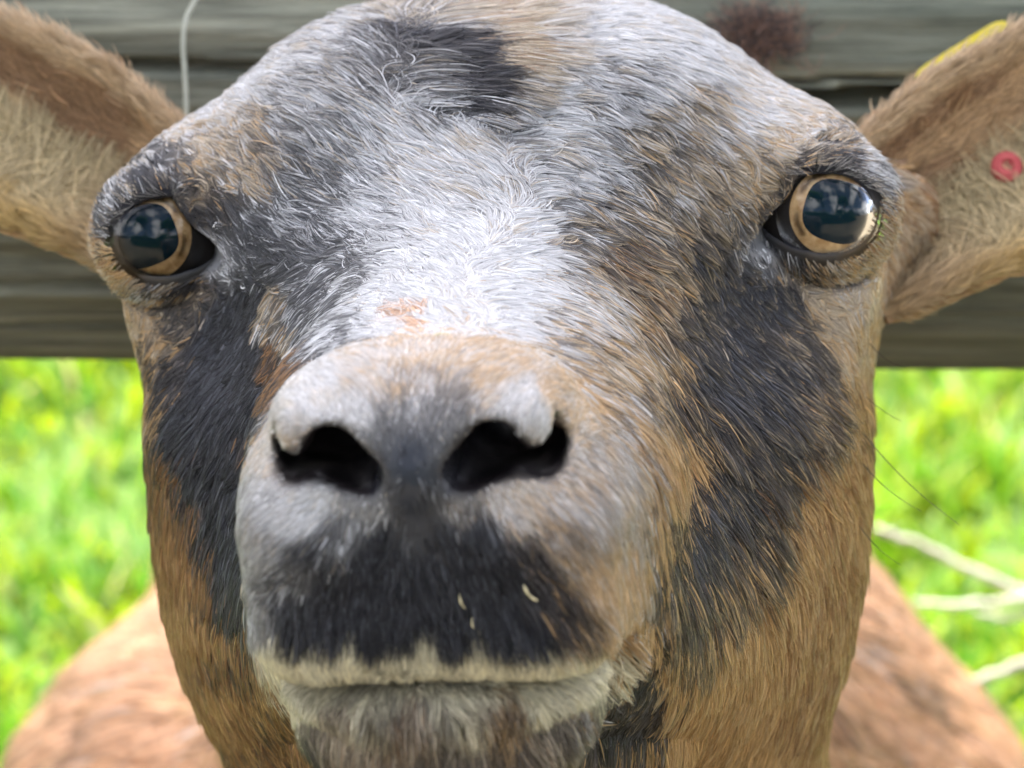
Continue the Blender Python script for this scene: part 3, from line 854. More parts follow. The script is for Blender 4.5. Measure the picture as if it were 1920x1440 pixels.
# lie of the hair: x y dx dy (dy downwards), length mm, lift
FLOW = np.array([
 [850,60, .75,.65, 24,.22],[800,120,.8,.6, 22,.22],[900,150,.7,.7,20,.22],[960,60,.65,.75,20,.25],[700,60,-.5,-.4,14,.35],[640,140,-.8,-.6,13,.3],[520,180,-.8,-.6,12,.3],[400,220,-.75,-.65,11,.3],[280,270,-.6,-.75,10,.35],
 [560,300,-.75,-.65,12,.25],[700,330,-.75,-.65,12,.25],[800,300,-.7,-.7,11,.25],[850,420,-.55,-.8,8,.22],[800,520,-.5,-.85,6,.2],[700,450,-.75,-.65,9,.22],[600,420,-.8,-.55,9,.22],[500,400,-.8,-.5,9,.22],[430,330,-.8,-.6,9,.25],
 [930,330,-.6,-.5,9,.25],[1000,250,.6,.3,9,.25],[1050,320,.6,.5,9,.3],[1100,60,.6,.5,10,.3],[1250,80,.6,.4,10,.35],[1150,150,.5,.6,11,.3],[1250,200,.6,.75,12,.28],[1350,200,.65,.75,12,.28],[1450,200,.7,.6,11,.32],[1550,250,.7,.5,10,.35],[1620,300,.7,.5,8,.35],
 [1250,320,.65,.7,11,.25],[1400,330,.7,.65,9,.25],[1100,420,.75,.55,10,.25],[1000,430,.5,-.2,7,.25],[950,520,.5,.1,6,.22],[1050,520,.8,.5,9,.25],[1150,520,.75,.65,11,.25],[1250,500,.7,.7,11,.25],[1100,620,.75,.65,10,.25],[1200,650,.7,.75,12,.25],
 [1400,560,.6,.8,7,.2],[1400,680,.62,.78,11,.22],[1500,640,.7,.7,10,.22],[1600,620,.75,.6,9,.25],[1350,800,.65,.75,13,.25],[1500,800,.75,.65,13,.25],[1600,800,.8,.5,10,.3],[1250,850,.6,.8,13,.25],[1250,1000,.6,.8,12,.25],[1400,1000,.65,.75,14,.25],[1550,1000,.6,.8,11,.25],
 [1300,1150,.5,.85,12,.25],[1450,1150,.4,.9,12,.25],[1580,1150,.3,.95,10,.25],[1300,1320,.2,.97,11,.25],[1450,1350,.1,1,12,.25],[1200,1400,.2,.97,11,.25],[1195,1290,.25,.95,5,.2],[1170,1240,.4,.9,5,.2],
 [400,480,-.6,-.4,6,.2],[420,600,-.3,.8,6,.2],[400,750,-.4,.9,7,.2],[420,950,-.3,.95,7,.2],[300,650,-.6,.7,7,.25],[290,800,-.6,.8,8,.25],[310,950,-.4,.9,9,.22],[350,1100,-.2,.97,9,.22],[380,1300,-.1,1,10,.22],
 [520,600,-.7,.5,7,.2],[600,560,-.8,.2,7,.22],[560,700,-.7,.6,6,.2],[650,600,-.7,-.3,6,.2],[500,850,-.5,.8,5,.2],[720,600,-.6,-.7,4,.2],[850,600,-.3,-.9,4,.2],[1000,620,.7,.3,6,.2]])
FLOWN = np.array([
 [780,660,0,-1,2.5,.2],[650,700,-.6,-.7,2.2,.2],[930,690,.5,-.7,2.5,.2],[1060,760,.8,-.3,2.5,.25],[770,800,0,-1,1.2,.15],[640,770,-.3,-.8,1.8,.2],[980,765,.3,-.8,1.8,.2],[560,960,-.6,.6,2.5,.25],[700,960,-.2,.9,2.2,.2],[960,960,.5,.8,2.8,.25],[850,960,.3,.9,2.4,.2],
 [480,1050,-.7,.6,3,.25],[650,1100,-.1,1,2.4,.2],[850,1100,.3,.95,2.6,.2],[1050,1080,.6,.8,4,.25],[1150,1130,.6,.8,6,.25],[500,1220,-.15,1,4,.3],[650,1215,-.05,1,4,.3],[750,1215,0,1,3.5,.3],[850,1215,.1,1,4,.3],[1000,1218,.35,.95,5,.3],[1100,1220,.5,.85,6,.3],[1180,1220,.7,.7,7,.3],
 [600,1300,.25,.95,5,.3],[760,1300,.1,1,5,.3],[900,1300,.15,1,5,.3],[1050,1300,.4,.9,6,.3],[600,1380,-.2,.95,10,.35],[760,1390,0,1,12,.35],[900,1390,.2,.95,12,.35],[1050,1380,.5,.85,12,.35],[480,1360,-.5,.85,9,.3],[1150,900,.6,.75,5,.25],[540,850,-.7,.3,2,.2]])
def flow_at(p, h):
    px = w2px(p)
    ff, fn = blend(FLOW, px), blend(FLOWN, px)
    s = np.clip((h[:, 1] - 24 - 10 * (h[:, 2] < -30)) / 14, 0, 1)[:, None]
    f = fn * (1 - s) + ff * s
    d = cdir2w(np.stack([f[:, 0], 0 * f[:, 0] + .25, -f[:, 1]], -1))
    nb = np.clip((h[:, 1] - 185) / 30, 0, 1)
    bd = np.stack([np.sign(p[:, 0]) * .35, 0 * nb + .45, 0 * nb - .75], -1)
    d = norm(d) * (1 - nb[:, None]) + bd * nb[:, None]
    return d, f[:, 2] * (1 - nb) + 34 * nb, f[:, 3] * .7 * (1 - nb) + .3 * nb
# density of the coat at each vertex (hairs per square millimetre)
facing = -(GN * cdir2w(norm(w2c(GV)))).sum(1)
dens = np.where(GH[:, 1] < 185, np.where(facing > -.1, 5.4, .35), np.where(GV[:, 1] < 1.15, np.where(facing > -.2, .55, .12), .10))
muz = (GH[:, 1] < 30) & (np.abs(GH[:, 0]) < 34)
dens = np.where(muz, 10.0, dens)
dens = dens * (1 - .95 * sept)
dens = np.where((inn < .7) | (ey < 14.5) | (cone(hm, (57, 126, 6), (47.5, 122.5, 4.8), 5.6, 2.6) < 0) | (GV[:, 2] < .04), 0, dens)
lipline = LIPZ - .0015 * GH[:, 0] ** 2
dens = np.where((np.abs(GH[:, 2] - lipline + .3) < .6) & (GH[:, 1] < 30), 0, dens)
R0, RN = tri_samples(GV, GN, GF, dens)
RH = w2h(R0)
print('hairs', len(R0))
D, L, lift = flow_at(R0, RH)
# hair shortens towards the eyes and nostrils
eyd = np.minimum(np.linalg.norm(RH - EYE_C[1], axis=1), np.linalg.norm(RH - EYE_C[-1], axis=1))
L = L * np.where(RH[:, 1] < 30, np.where(RH[:, 2] > -27, .95, .6), np.where(w2px(R0)[:, 1] < 720, .52, .76))
_ll = RH[:, 2] - (LIPZ - .0015 * RH[:, 0] ** 2)
L = L * np.where((RH[:, 1] < 30) & (_ll > -1) & (_ll < 6), np.clip(.35 + _ll * .12, .4, 1), 1)
L = L * np.clip((eyd - 13) / 14, .22, 1)
L = L * np.clip((nostril_mask(RH) + .5) / 5, .35, 1) if True else L
Wt = coat_weights(R0)
col = pick(Wt, RH * np.where(RH[:, 1] > 185, .16, 1.0)[:, None], pure=np.where(RH[:, 1] < 28, .42, .7))
far = RH[:, 1] > 185
wid = np.where(far, .00042, np.where((RH[:, 1] < 30), .00008, .000095)) * np.exp(rng.normal(0, .2, len(R0)))
fac = (~far) & (RH[:, 1] > 45)
tipc = np.where(Wt[:, :1] > .35, np.array([[.64, .64, .66]]), np.array([[.58, .45, .27]])) * np.ones((len(R0), 1))
tipw = np.where(fac, np.where(rng.random(len(R0)) < .26 - .13 * Wt[:, 1], .7, .08) * np.clip((RH[:, 0] + 30) / 40, .25, 1) * np.where((RH[:, 0] < 0) & (Wt[:, 1] > .5), .03, 1), .0)
Pt, rad, C, g = grow(R0, RN, D, L * .001, lift, wid, col, clump=.75, cw_=np.where(RH[:, 1] < 30, np.where(RH[:, 2] < -29, .45, .12), .78), cell=np.where(far, .014, .0034)[:, None], tip=(tipc, tipw), curl=.025, jitter=.16)
curves_obj('fur', Pt, rad, C, M_FUR, goat)
del Pt, rad, C

# ------------------------------------------------------------------ eyes
M_BALL = plain('eyeball_dark', (.02, .018, .018), .35, .2)
M_PUPIL = plain('pupil', (.004, .013, .02), .9, 0)
M_LID = noisy('eyelid_skin', (.022, .022, .028), (.05, .05, .06), 900, .42, .3)
M_IRIS, nt, b = mat('iris_amber')
tc = nt.nodes.new('ShaderNodeTexCoord'); n1 = nt.nodes.new('ShaderNodeTexNoise'); n1.inputs['Scale'].default_value = 700
rr = nt.nodes.new('ShaderNodeValToRGB'); rr.color_ramp.elements[0].color = (.36, .21, .09, 1); rr.color_ramp.elements[1].color = (.60, .41, .21, 1)
rr.color_ramp.elements[0].position = .3; rr.color_ramp.elements[1].position = .7
nt.links.new(tc.outputs['Object'], n1.inputs['Vector']); nt.links.new(n1.outputs[0], rr.inputs[0]); nt.links.new(rr.outputs[0], b.inputs['Base Color'])
b.inputs['Roughness'].default_value = .7; b.inputs['Specular IOR Level'].default_value = .05
M_CORNEA, nt, b = mat('cornea_clear')
out = nt.nodes['Material Output']
tr = nt.nodes.new('ShaderNodeBsdfTransparent'); gl = nt.nodes.new('ShaderNodeBsdfGlossy'); gl.inputs['Roughness'].default_value = .06
fr = nt.nodes.new('ShaderNodeFresnel'); fr.inputs['IOR'].default_value = 1.45
mx = nt.nodes.new('ShaderNodeMixShader')
nt.links.new(fr.outputs[0], mx.inputs[0]); nt.links.new(tr.outputs[0], mx.inputs[1]); nt.links.new(gl.outputs[0], mx.inputs[2])
nt.links.new(mx.outputs[0], out.inputs['Surface'])
def sphere_patch(cw, axes, R, fmax, nr, na, rfun):
    pass
def build_eye(s):
    cw = EYE_C[s]
    tocam = norm(HC - cw)
    # opening axis: between straight ahead and sideways
    def axis(outw, up):
        return norm(tocam + s * np.array([1, 0, 0]) * outw + np.array([0, 0, 1.0]) * up)
    def frame(w):
        u = norm(np.cross(np.array([0, 0, 1.0]), w)) * 1.0
        u = u * np.sign(u[0] * s)                       # u points outwards (away from the nose)
        v = norm(np.cross(w, u)); v = v * np.sign(v[2])
        return u, v, w
    eye = None
    # ball
    nu, nv = 40, 24
    V = [cw + EYE_R * np.array([math.cos(a) * math.sin(t), math.sin(a) * math.sin(t), math.cos(t)]) for t in np.linspace(.001, math.pi - .001, nv) for a in np.linspace(0, 2 * math.pi, nu, endpoint=False)]
    F = [(i * nu + k, (i + 1) * nu + k, (i + 1) * nu + (k + 1) % nu, i * nu + (k + 1) % nu) for i in range(nv - 1) for k in range(nu)]
    eye = mesh_obj('eye', h2w(np.array(V)), F, M_BALL, goat)
    eye['_off'] = tuple(GOAT_AT)
    iu, iv, iw = frame(axis(.22 if s > 0 else .34, -.02))
    tilt = -.35 * 1
    na = 64
    ang = np.linspace(0, 2 * np.pi, na, endpoint=False)
    def rim(a, b, e, rot):                               # superellipse outline in the iris plane
        c, s_ = np.cos(ang - rot), np.sin(ang - rot)
        r = (np.abs(c / a) ** e + np.abs(s_ / b) ** e) ** (-1 / e)
        return r
    def on(rf, R, uu, vv, ww):                           # point at lateral offset on a sphere of radius R
        x = rf * np.cos(ang); y = rf * np.sin(ang)
        z = np.sqrt(np.maximum(R * R - rf * rf, 1))
        return cw + x[:, None] * uu + y[:, None] * vv + z[:, None] * ww
    def disc(name, radii, Rs, material, parent, uu, vv, ww, close=True):
        rings = [on(np.broadcast_to(r, ang.shape).astype(float), R, uu, vv, ww) for r, R in zip(radii, Rs)]
        V = np.concatenate(rings); F = []
        for i in range(len(rings) - 1):
            for k in range(na):
                F.append((i * na + k, i * na + (k + 1) % na, (i + 1) * na + (k + 1) % na, (i + 1) * na + k))
        if close:
            V = np.concatenate([V, [cw + Rs[0] * ww]])
            F += [(len(V) - 1, (k + 1) % na, k) for k in range(na)]
        return mesh_obj(name, h2w(V), F, material, parent)
    pr = rim(6.5, 5.9, 2.7, tilt if s > 0 else tilt)
    ir = rim(8.4, 8.2, 2, 0)
    disc('iris', [pr * .95, pr * 1.08, ir * .85, ir], [EYE_R + .15, EYE_R + .2, EYE_R + .15, EYE_R + .05], M_IRIS, eye, iu, iv, iw, close=False)
    disc('pupil', [pr * .4, pr * .8, pr], [EYE_R + .1] * 2 + [EYE_R + .12], M_PUPIL, eye, iu, iv, iw)
    disc('cornea', [2, 5, 8, 9.6, 10.6], [EYE_R + 2.1, EYE_R + 1.7, EYE_R + 1.0, EYE_R + .6, EYE_R + .3], M_CORNEA, eye, iu, iv, iw)
    # lids: almond opening, thick dark margin, skirt running back into the orbit
    ou, ov, ow = frame(axis(.10, .0))
    def almond(scale):
        # outline by angle: 0 = outer corner, pi/2 = top, pi = inner corner, -pi/2 = bottom
        keys = np.array([-180, -150, -120, -90, -60, -30, 0, 30, 60, 90, 120, 150, 180]) * np.pi / 180
        rad_ = np.array([13.9, 10.6, 8.5, 7.9, 8.1, 8.3, 8.3, 7.7, 7.0, 6.8, 7.7, 10.4, 13.9])
        a = (ang + np.pi) % (2 * np.pi) - np.pi
        return np.interp(a, keys, rad_) * scale * .95
    al = almond(1.0)
    up_ = np.clip(np.sin(ang), 0, 1)
    rings = []
    for r, R in ((al + .1, EYE_R - .3 + 0 * al), (al, EYE_R + .7 + .6 * up_), (al + .35, EYE_R + 1.1 + 1.0 * up_), (al + 1.0, EYE_R + 1.1 + 1.4 * up_), (al + 2.2, EYE_R + .8 + 1.5 * up_), (al + 3.6, EYE_R - .2 + 1.1 * up_), (np.minimum(al + 5.0, 13), EYE_R - 2.4 + 0 * al)):
        rings.append(on(np.minimum(r, R * .97), R, ou, ov, ow))
    rings.pop()
    for th_, Rr in ((1.32, EYE_R + .55), (1.6, EYE_R + .55), (1.9, EYE_R + .4), (2.1, EYE_R - 1.5)):
        rings.append(cw + Rr * (math.sin(th_) * (np.cos(ang)[:, None] * ou + np.sin(ang)[:, None] * ov) + math.cos(th_) * ow))
    V = np.concatenate(rings)
    F = [(i * na + k, i * na + (k + 1) % na, (i + 1) * na + (k + 1) % na, (i + 1) * na + k) for i in range(len(rings) - 1) for k in range(na)]
    lp = h2w(V); lc = (coat_weights(lp) @ PALA) * .35
    kk = np.tile(np.clip(.5 + 1.2 * np.sin(ang) + .5 * (np.cos(ang) < -.75), 0, 1), len(rings))[:, None]
    kk = np.maximum(kk, np.repeat(np.array([1, .9, .5, .1, 0, 0] + [0] * (len(rings) - 6)), na)[:, None])
    lc = lc * (1 - kk) + np.array([.02, .02, .026]) * kk
    mesh_obj('eyelid', lp, F, M_SKIN, eye, colors=lc)
    # lashes along the upper lid and short hair on the lid skin
    m = 2600
    a = rng.random(m) * 2 * np.pi
    r0 = np.interp((a % (2 * np.pi)), np.append(ang, 2 * np.pi), np.append(al, al[0])) + 1.6 + 4.2 * rng.random(m) ** .8
    upm = np.clip(np.sin(a), 0, 1)
    Rz = EYE_R + 2.6 + upm - .25 * np.clip(r0 - np.interp(a, np.append(ang, 2 * np.pi), np.append(al, al[0])) - 2, 0, 9) ** 1.3
    r0 = np.minimum(r0, Rz * .96)
    q = cw + (r0 * np.cos(a))[:, None] * ou + (r0 * np.sin(a))[:, None] * ov + np.sqrt(np.maximum(Rz ** 2 - r0 ** 2, 1))[:, None] * ow
    nn = norm(q - cw)
    dr = norm(np.cos(a)[:, None] * ou + np.sin(a)[:, None] * ov + .3 * ou)
    q = q - nn * .4
    qw = h2w(q); cc = pick(coat_weights(qw), q)
    fl = flow_at(qw, q)[0]
    Pt, rd, C, _ = grow(h2w(q), norm(hdir2w(nn)), norm(fl) + .45 * norm(hdir2w(dr)), np.full(m, .0028), np.full(m, .16), np.full(m, .00008), cc, clump=.3, cell=.002)
    curves_obj('eyelid_hair', Pt, rd, C, M_FUR, eye)
    m = 3000                                             # coat on the side of the orbit
    a = rng.random(m) * 2 * np.pi; th_ = 1.15 + .85 * rng.random(m)
    nn = (np.sin(th_) * np.cos(a))[:, None] * ou + (np.sin(th_) * np.sin(a))[:, None] * ov + np.cos(th_)[:, None] * ow
    q = cw + nn * (EYE_R + .4)
    qw = h2w(q); cc = pick(coat_weights(qw), q)
    Pt, rd, C, _ = grow(qw, norm(hdir2w(nn)), norm(flow_at(qw, q)[0]) + norm(hdir2w(np.tile([[s * .2, 1, -.2]], (m, 1)))), np.full(m, .0045), np.full(m, .2), np.full(m, .000095), cc, clump=.5, cell=.003)
    curves_obj('orbit_hair', Pt, rd, C, M_FUR, eye)
    m = 80
    a = np.pi * (.12 + .62 * rng.random(m))
    r0 = np.interp(a, ang, al) + .4
    Rz = EYE_R + 2.9
    q = cw + (r0 * np.cos(a))[:, None] * ou + (r0 * np.sin(a))[:, None] * ov + np.sqrt(np.maximum(Rz ** 2 - r0 ** 2, 1))[:, None] * ow
    dr = norm(.6 * np.cos(a)[:, None] * ou + .25 * np.sin(a)[:, None] * ov + .2 * ou - .15 * ov + .5 * ow)
    cc = np.where(rng.random(m)[:, None] < .5, np.array([[.5, .48, .45]]), np.array([[.03, .03, .03]]))
    Pt, rd, C, _ = grow(h2w(q), norm(hdir2w(np.repeat(ow[None], m, 0))), norm(hdir2w(dr)), np.full(m, .0042), np.full(m, .4), np.full(m, .00005), cc * .4, clump=0)
    curves_obj('eyelash', Pt, rd, C, M_FUR, eye)
build_eye(1); build_eye(-1)

# ------------------------------------------------------------------ ears
def build_ear(s, base, root_w, tipdir, length, label):
    """cupped leaf-shaped ear; s=+1 on the right of the picture. base and directions in the sighting frame"""
    nu, nv = 46, 33
    ax = norm(np.array(tipdir, float))
    fw = norm(np.array([-.32 * s, -1, 0.05]))            # the hollow looks ahead
    fw = norm(fw - ax * (fw @ ax))
    cr = norm(np.cross(ax, fw)); cr = cr * np.sign(cr[2])   # towards the upper edge
    us = np.linspace(0, 1, nu); vsn = np.linspace(-1, 1, nv)
    Vf = np.zeros((nu, nv, 3))
    for i, u in enumerate(us):
        wdt = np.interp(u, [0, .12, .3, .5, .7, .88, 1], [root_w * .7, root_w * 1.0, root_w * 1.32, root_w * 1.35, root_w * 1.1, root_w * .6, .002])
        cup = np.interp(u, [0, .2, .5, .8, 1], [1.35, 1.05, .75, .55, .4])
        th = vsn * cup * 1.25
        rr_ = wdt / max(math.sin(min(cup * 1.25, 1.5)), .3)
        cx = rr_ * np.sin(th)
        cz = rr_ * (1 - np.cos(th)) - .55 * rr_ * (1 - math.cos(cup * 1.25))
        c = np.array(base) + ax * (u * length) + np.array([0, .012 * u * u, .0]) - cr * (.012 * u * u)
        fl_ = .004 * max(0, 1 - u / .28) ** 2 * np.clip(-vsn, 0, 1) ** 2
        Vf[i] = c + (cx - fl_)[:, None] * cr + cz[:, None] * fw
    du, dv = np.gradient(Vf, axis=0), np.gradient(Vf, axis=1)
    nn = norm(np.cross(du, dv)); nn = nn * np.sign((nn * fw).sum(-1, keepdims=True).mean())
    Vb = Vf - nn * .0032
    VV = np.concatenate([Vf.reshape(-1, 3), Vb.reshape(-1, 3)])
    F = []
    o = nu * nv
    for i in range(nu - 1):
        for j in range(nv - 1):
            a, b, c, d = i * nv + j, (i + 1) * nv + j, (i + 1) * nv + j + 1, i * nv + j + 1
            F.append((a, b, c, d)); F.append((o + d, o + c, o + b, o + a))
        for j in (0, nv - 1):
            F.append((i * nv + j, (i + 1) * nv + j, o + (i + 1) * nv + j, o + i * nv + j))
    for j in range(nv - 1):
        F.append((j, j + 1, o + j + 1, o + j)); k = (nu - 1) * nv + j
        F.append((k, k + 1, o + k + 1, o + k))
    ug, vg = np.meshgrid(us, vsn, indexing='ij')
    def earcol(u, v, n):
        """colour by place on the inner face"""
        nz = vnoise(np.stack([u * 9, v * 4, u * 0 + 3 * s], -1), 61)
        tan = np.array([.46, .30, .165]); brn = np.array([.30, .18, .10]); crm = np.array([.50, .40, .235]); gold = np.array([.47, .33, .14])
        a = np.clip((v - .0) / .3, 0, 1)[:, None]                 # upper band russet
        b = np.clip((-v - .72) / .2, 0, 1)[:, None]               # lower rim golden
        base_ = np.clip((.22 - u) / .15, 0, 1)[:, None]
        up = brn * (nz < .45)[:, None] + tan * (nz >= .45)[:, None]
        rimc = np.clip((v - .8) / .15, 0, 1)[:, None]
        up = up * (1 - rimc) + np.array([.5, .36, .22]) * rimc
        c = crm * (1 - a) + up * a
        c = c * (1 - b) + gold * b
        mid = brn * .55 + crm * .45
        return c * (1 - base_) + (mid * (1 - a) + up * a) * base_
    cf = earcol(ug.ravel(), vg.ravel(), None) * .8
    ear = mesh_obj('ear', c2w(VV), F, M_SKIN, goat, colors=np.concatenate([cf, np.tile([[.30, .18, .095]], (o, 1))]))
    if label: ear['label'] = label
    ear['_off'] = tuple(GOAT_AT)
    # fur: short outside, short russet band inside, long pale hair in the hollow
    def sample(grid, m, umin=0, vmin=-1, vmax=1):
        u = umin + (.97 - umin) * rng.random(m); v = vmin + (vmax - vmin) * rng.random(m)
        fu, fv = u * (nu - 1), (v + 1) / 2 * (nv - 1)
        i, j = np.minimum(fu.astype(int), nu - 2), np.minimum(fv.astype(int), nv - 2)
        a, b = (fu - i)[:, None], (fv - j)[:, None]
        q = lambda A: A[i, j] * (1 - a) * (1 - b) + A[i + 1, j] * a * (1 - b) + A[i, j + 1] * (1 - a) * b + A[i + 1, j + 1] * a * b
        return u, v, q
    out = []
    u, v, q = sample(Vf, 15000)
    p, n_ = q(Vf), norm(q(nn))
    inner = np.clip((.25 - v) / .3, 0, 1) * np.clip((v + .95) / .2, 0, 1)
    dirs = ax * (1 - .75 * inner[:, None]) + cr * (np.where(v < -.15, 1.0, -.5) * inner * .9)[:, None] + fw * .15
    ln = (.006 + .008 * inner) * (.8 + .4 * rng.random(len(u)))
    c = earcol(u, v, None) * np.exp(rng.normal(0, .25, len(u)))[:, None]
    out.append(grow(c2w(p), norm(cdir2w(n_)), cdir2w(dirs), ln, .22 + .3 * inner, np.full(len(u), .00013), c, clump=.7, cell=.004, jitter=.35))
    u, v, q = sample(Vb, 7000)
    p, n_ = q(Vb), -norm(q(nn))
    c = np.array([.36, .21, .11]) * np.exp(rng.normal(0, .25, len(u)))[:, None]
    out.append(grow(c2w(p), norm(cdir2w(n_)), cdir2w(np.tile(ax, (len(u), 1))), np.full(len(u), .008), np.full(len(u), .25), np.full(len(u), .00014), c, clump=.5, cell=.004))
    for vv in (-1, 1):                                    # fringe on both edges
        u, v, q = sample(Vf, 2600, vmin=vv * 1.0 - .0001, vmax=vv * 1.0)
        v = np.full(len(u), vv * .999); fu = u * (nu - 1); i = np.minimum(fu.astype(int), nu - 2); a = (fu - i)[:, None]; j = 0 if vv < 0 else nv - 1
        p = (Vf[i, j] * (1 - a) + Vf[i + 1, j] * a) * .5 + (Vb[i, j] * (1 - a) + Vb[i + 1, j] * a) * .5
        n_ = norm(np.tile(cr * vv, (len(u), 1)) + rng.normal(0, .5, (len(u), 3)))
        c = earcol(u, v, None) * np.exp(rng.normal(0, .2, len(u)))[:, None]
        out.append(grow(c2w(p), norm(cdir2w(n_)), cdir2w(np.tile(ax, (len(u), 1)) + fw * .3), np.full(len(u), .006), np.full(len(u), .3), np.full(len(u), .00012), c, clump=.5, cell=.003))
    curves_obj('ear_fur', np.concatenate([o_[0] for o_ in out]), np.concatenate([o_[1] for o_ in out]), np.concatenate([o_[2] for o_ in out]), M_FUR, ear)
    return Vf, nn, ax, fw, cr
EARL = build_ear(-1, P(360, 425, .578), .0132, (-1, .10, .62), .105, None)
EARR = build_ear(1, P(1575, 483, .572), .0150, (1, .10, .62), .113, None)

# ------------------------------------------------------------------ whiskers
def whiskers():
    out = []
    specs = [(1610, 790, 1800, 985, .53), (1612, 850, 1730, 960, .53), (1600, 700, 1690, 790, .54), (1610, 960, 1690, 1060, .53), (1640, 640, 1700, 690, .54)]
    P3 = []
    for a, b, c, d, dep in specs:
        p0 = P(a - 40, b - 40, dep); p1 = P(c, d, dep - .01); t = np.linspace(0, 1, 8)[:, None]
        P3.append(c2w(p0 * (1 - t) + p1 * t + np.array([0, 0, -.002]) * np.sin(t * 3.14)))
    P3 = np.array(P3)
    rd = np.tile(np.linspace(.00011, .00004, 8), (len(P3), 1))
    curves_obj('whisker', P3, rd, np.full((len(P3), 8, 3), .03), M_FUR, goat)
whiskers()

# ================================================================== ear tag in the ear on the right
def build_tag():
    Vf, nn, ax, fw, cr = EARR
    base = empty('ear_tag', tuple(c2w(Vf[26, 14]))); base['_off'] = tuple(c2w(Vf[26, 14]))
    tag(base, 'small ear tag with red button and yellow plate through the ear on the right', 'ear tag')
    m_red = noisy('tag_red_plastic', (.40, .06, .065), (.5, .11, .11), 300, .6, .05)
    m_yel = noisy('tag_yellow_plastic', (.75, .62, .05), (.8, .68, .08), 200, .4, .05)
    def lathe(prof, c, w, u, v, m=28):
        V = []; F = []
        for r, z in prof:
            for k in range(m):
                a = 2 * math.pi * k / m
                V.append(c + w * z + u * r * math.cos(a) + v * r * math.sin(a))
        for i in range(len(prof) - 1):
            for k in range(m):
                F.append((i * m + k, i * m + (k + 1) % m, (i + 1) * m + (k + 1) % m, (i + 1) * m + k))
        return V, F
    vp = w2px(c2w(Vf)); kk_ = ((vp - np.array([1888, 312])) ** 2).sum(-1); ii = np.unravel_index(kk_.argmin(), kk_.shape)
    c = Vf[ii] + nn[ii] * .0026
    V, F = lathe([(.0031, -.003), (.0033, 0), (.0031, .0008), (.0028, .0010), (.0022, .0012), (.0019, .0014), (.0014, .0014), (.0011, .0004), (.0001, .0002)], c, fw, ax, cr)
    mesh_obj('button', c2w(V), F, m_red, base)
    V, F = lathe([(.0022, .001), (.0022, -.022), (.0001, -.022)], c, fw, ax, cr)
    mesh_obj('pin', c2w(V), F, m_red, base)
    # rounded plate behind the ear, its upper corner shows over the ear's edge
    out = []
    pc = P(1880, 219, .600)
    a_, b_ = norm(np.array([1, .1, .62])), None
    b_ = norm(np.cross(np.array([0, -1, 0]), a_)); b_ = b_ * np.sign(b_[2])
    n_ = norm(np.cross(a_, b_))
    ring = []
    hw_, hh_, rr_ = .013, .018, .005
    for cx, cz, a0 in ((1, 1, 0), (-1, 1, 90), (-1, -1, 180), (1, -1, 270)):
        for k in range(7):
            an = math.radians(a0 + 15 * k)
            ring.append((cx * (hw_ - rr_) + rr_ * math.cos(an), cz * (hh_ - rr_) + rr_ * math.sin(an)))
    V = [pc + a_ * x + b_ * z + n_ * o for o in (-.0008, .0008) for x, z in ring]
    n = len(ring)
    F = [tuple(range(n))[::-1], tuple(range(n, 2 * n))] + [(k, (k + 1) % n, n + (k + 1) % n, n + k) for k in range(n)]
    mesh_obj('plate', c2w(V), F, m_yel, base, smooth=False)
build_tag()

# ================================================================== small things
# pale dry stem hanging in front of the rail
M_STRAW = noisy('dry_straw', (.36, .38, .32), (.5, .52, .45), 200, .8, .2)
_sd = float(w2c(RV)[..., 1].min()) - .0035
pth = [W(x, y, _sd) for x, y in ((420, -90), (395, -40), (366, 0), (350, 30), (344, 60), (343, 90), (346, 130), (348, 170), (350, 230), (352, 300))]
V, F = tube(pth, np.linspace(.00055, .0005, len(pth)), 8)
tag(mesh_obj('straw', V, F, M_STRAW), 'thin pale straw hanging down the rail beside the ear on the left', 'straw')
# bits of chaff caught in the fur
M_CHAFF = noisy('chaff', (.55, .48, .28), (.7, .62, .4), 400, .7, .2)
gpx = w2px(GV)
fr_ok = (GH[:, 1] < 60) & (facing > .2)
for px_, py_, ln, ang_, lb in ((868, 1132, .0012, 1.9, 'upper pale seed husk stuck on the dark upper lip'), (882, 1156, .0009, 1.7, 'lower pale seed husk stuck on the dark upper lip'), (985, 1102, .0017, 2.2, 'longer pale straw splinter stuck on the upper lip'), (820, 636, .0013, .2, 'small pale yellow hay crumb lying on top of the nose')):
    k_ = np.where(fr_ok, (gpx[:, 0] - px_) ** 2 + (gpx[:, 1] - py_) ** 2, 1e9).argmin()
    nn_ = GN[k_]; dd0 = cdir2w(np.array([math.cos(ang_), 0, math.sin(ang_)])); dd0 = norm(dd0 - nn_ * (dd0 @ nn_))
    c0 = GV[k_] + nn_ * .0009
    tt = np.linspace(-1, 1, 9)
    V, F = tube([c0 + dd0 * ln * t_ + nn_ * .0003 * (1 - t_ * t_) + np.cross(dd0, nn_) * ln * .22 * t_ * t_ for t_ in tt], np.sqrt(np.clip(1 - tt ** 2, .02, 1)) * ln * .11 * (1 + .35 * np.sin(tt * 5 + px_)), 7)
    tag(mesh_obj('hay_crumb', V, F, M_CHAFF), lb, 'hay crumb', 'bits of hay on the muzzle')
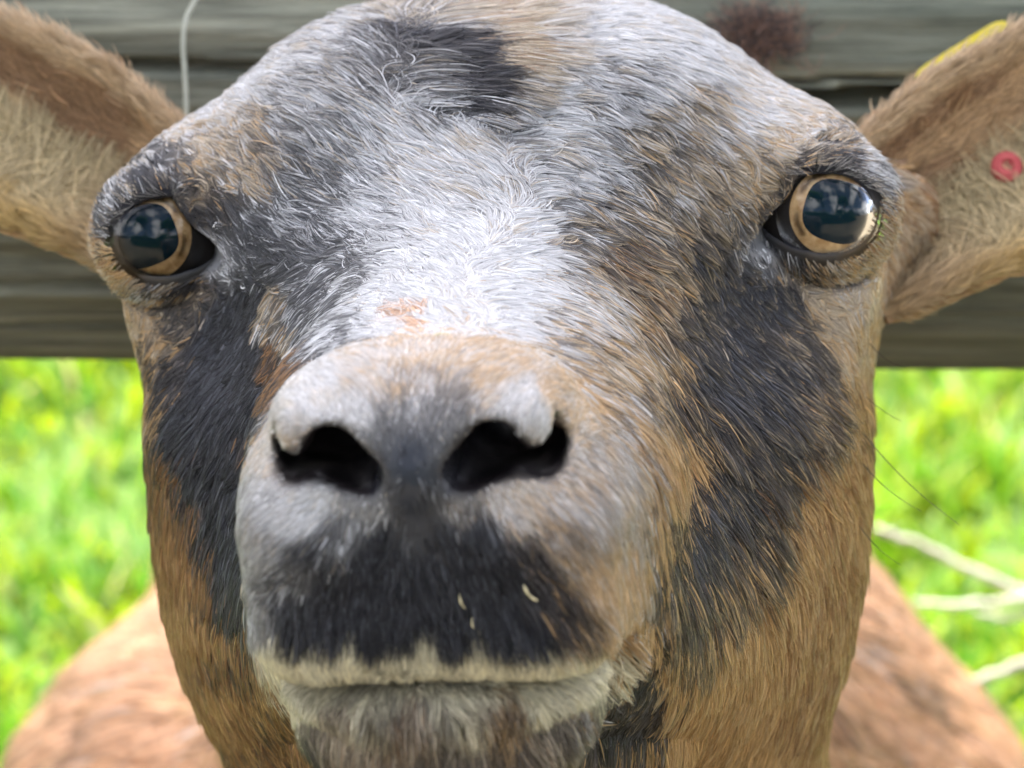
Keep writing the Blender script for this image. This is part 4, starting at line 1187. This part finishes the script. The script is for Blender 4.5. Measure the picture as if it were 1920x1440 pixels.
# tuft of brown hair caught on the rail
_rp = w2px(RV); _c = w2c(RV)[..., 1]; _m = (_rp[..., 0] - 1425) ** 2 + (_rp[..., 1] - 62) ** 2 + np.where(_c > _c.min() + .03, 1e9, 0)
c0 = RV[np.unravel_index(_m.argmin(), _m.shape)] - np.array([0, .001, 0])
n = 900
q = rng.normal(0, 1, (n, 3)) * np.array([.0045, .0012, .003]) + c0 - np.array([0, .002, 0])
d0 = norm(rng.normal(0, 1, (n, 3)) + np.array([-.2, -.5, .4]))
cc = np.where(rng.random(n)[:, None] < .5, np.array([[.26, .15, .11]]), np.array([[.07, .06, .06]])) * np.exp(rng.normal(0, .2, n))[:, None]
Pt, rd, C, _ = grow(q, np.tile([[0, -1.0, .2]], (n, 1)), d0, np.full(n, .007), np.full(n, .4), np.full(n, .0001), cc, clump=.5, cell=.004, curl=.2)
tag(curves_obj('hair_tuft', Pt, rd, C, M_FUR), 'small tuft of brown hair caught on the fence rail above the head', 'hair tuft')
# dry pale branch in the grass on the right
M_TWIG = noisy('dry_twig', (.42, .38, .33), (.62, .58, .52), 60, .85, .4)
dt = 1.35
root = W(2300, 1330, dt); root[2] = 0.0
br = empty('dry_branch', tuple(root)); br['_off'] = tuple(root)
tag(br, 'pale bare dry branch with forked twigs in the grass on the right', 'branch')
fork = W(1915, 1108, dt)
def twig(name, pts, r0, r1):
    pts = np.array(pts); t = np.linspace(0, 1, len(pts)); tt = np.linspace(0, 1, 16)
    pp = np.stack([np.interp(tt, t, pts[:, k]) for k in range(3)], -1)
    pp[1:-1] += rng.normal(0, .0004, (14, 3))
    V, F = tube(pp, np.linspace(r0, r1, 16), 8)
    return mesh_obj(name, V, F, M_TWIG, br)
twig('stem', [root, root * .45 + W(2080, 1150, dt) * .55 , W(2000, 1120, dt), fork], .004, .0027)
twig('twig', [fork, W(1800, 1060, dt), W(1720, 1018, dt), W(1640, 990, dt)], .0024, .0016)
twig('twig', [W(1960, 1115, dt), W(1880, 1128, dt * .99), W(1800, 1135, dt * .98), W(1715, 1130, dt * .98)], .0022, .0015)
twig('twig', [W(2020, 1130, dt), W(1950, 1150, dt), W(1880, 1160, dt), W(1830, 1150, dt)], .002, .0013)
twig('twig', [root * .5 + W(2080, 1150, dt) * .5, W(2000, 1220, dt * .97), W(1900, 1250, dt * .96), W(1795, 1290, dt * .96)], .0026, .0018)
for o in list(bpy.data.objects):
    if '_off' in o: del o['_off']
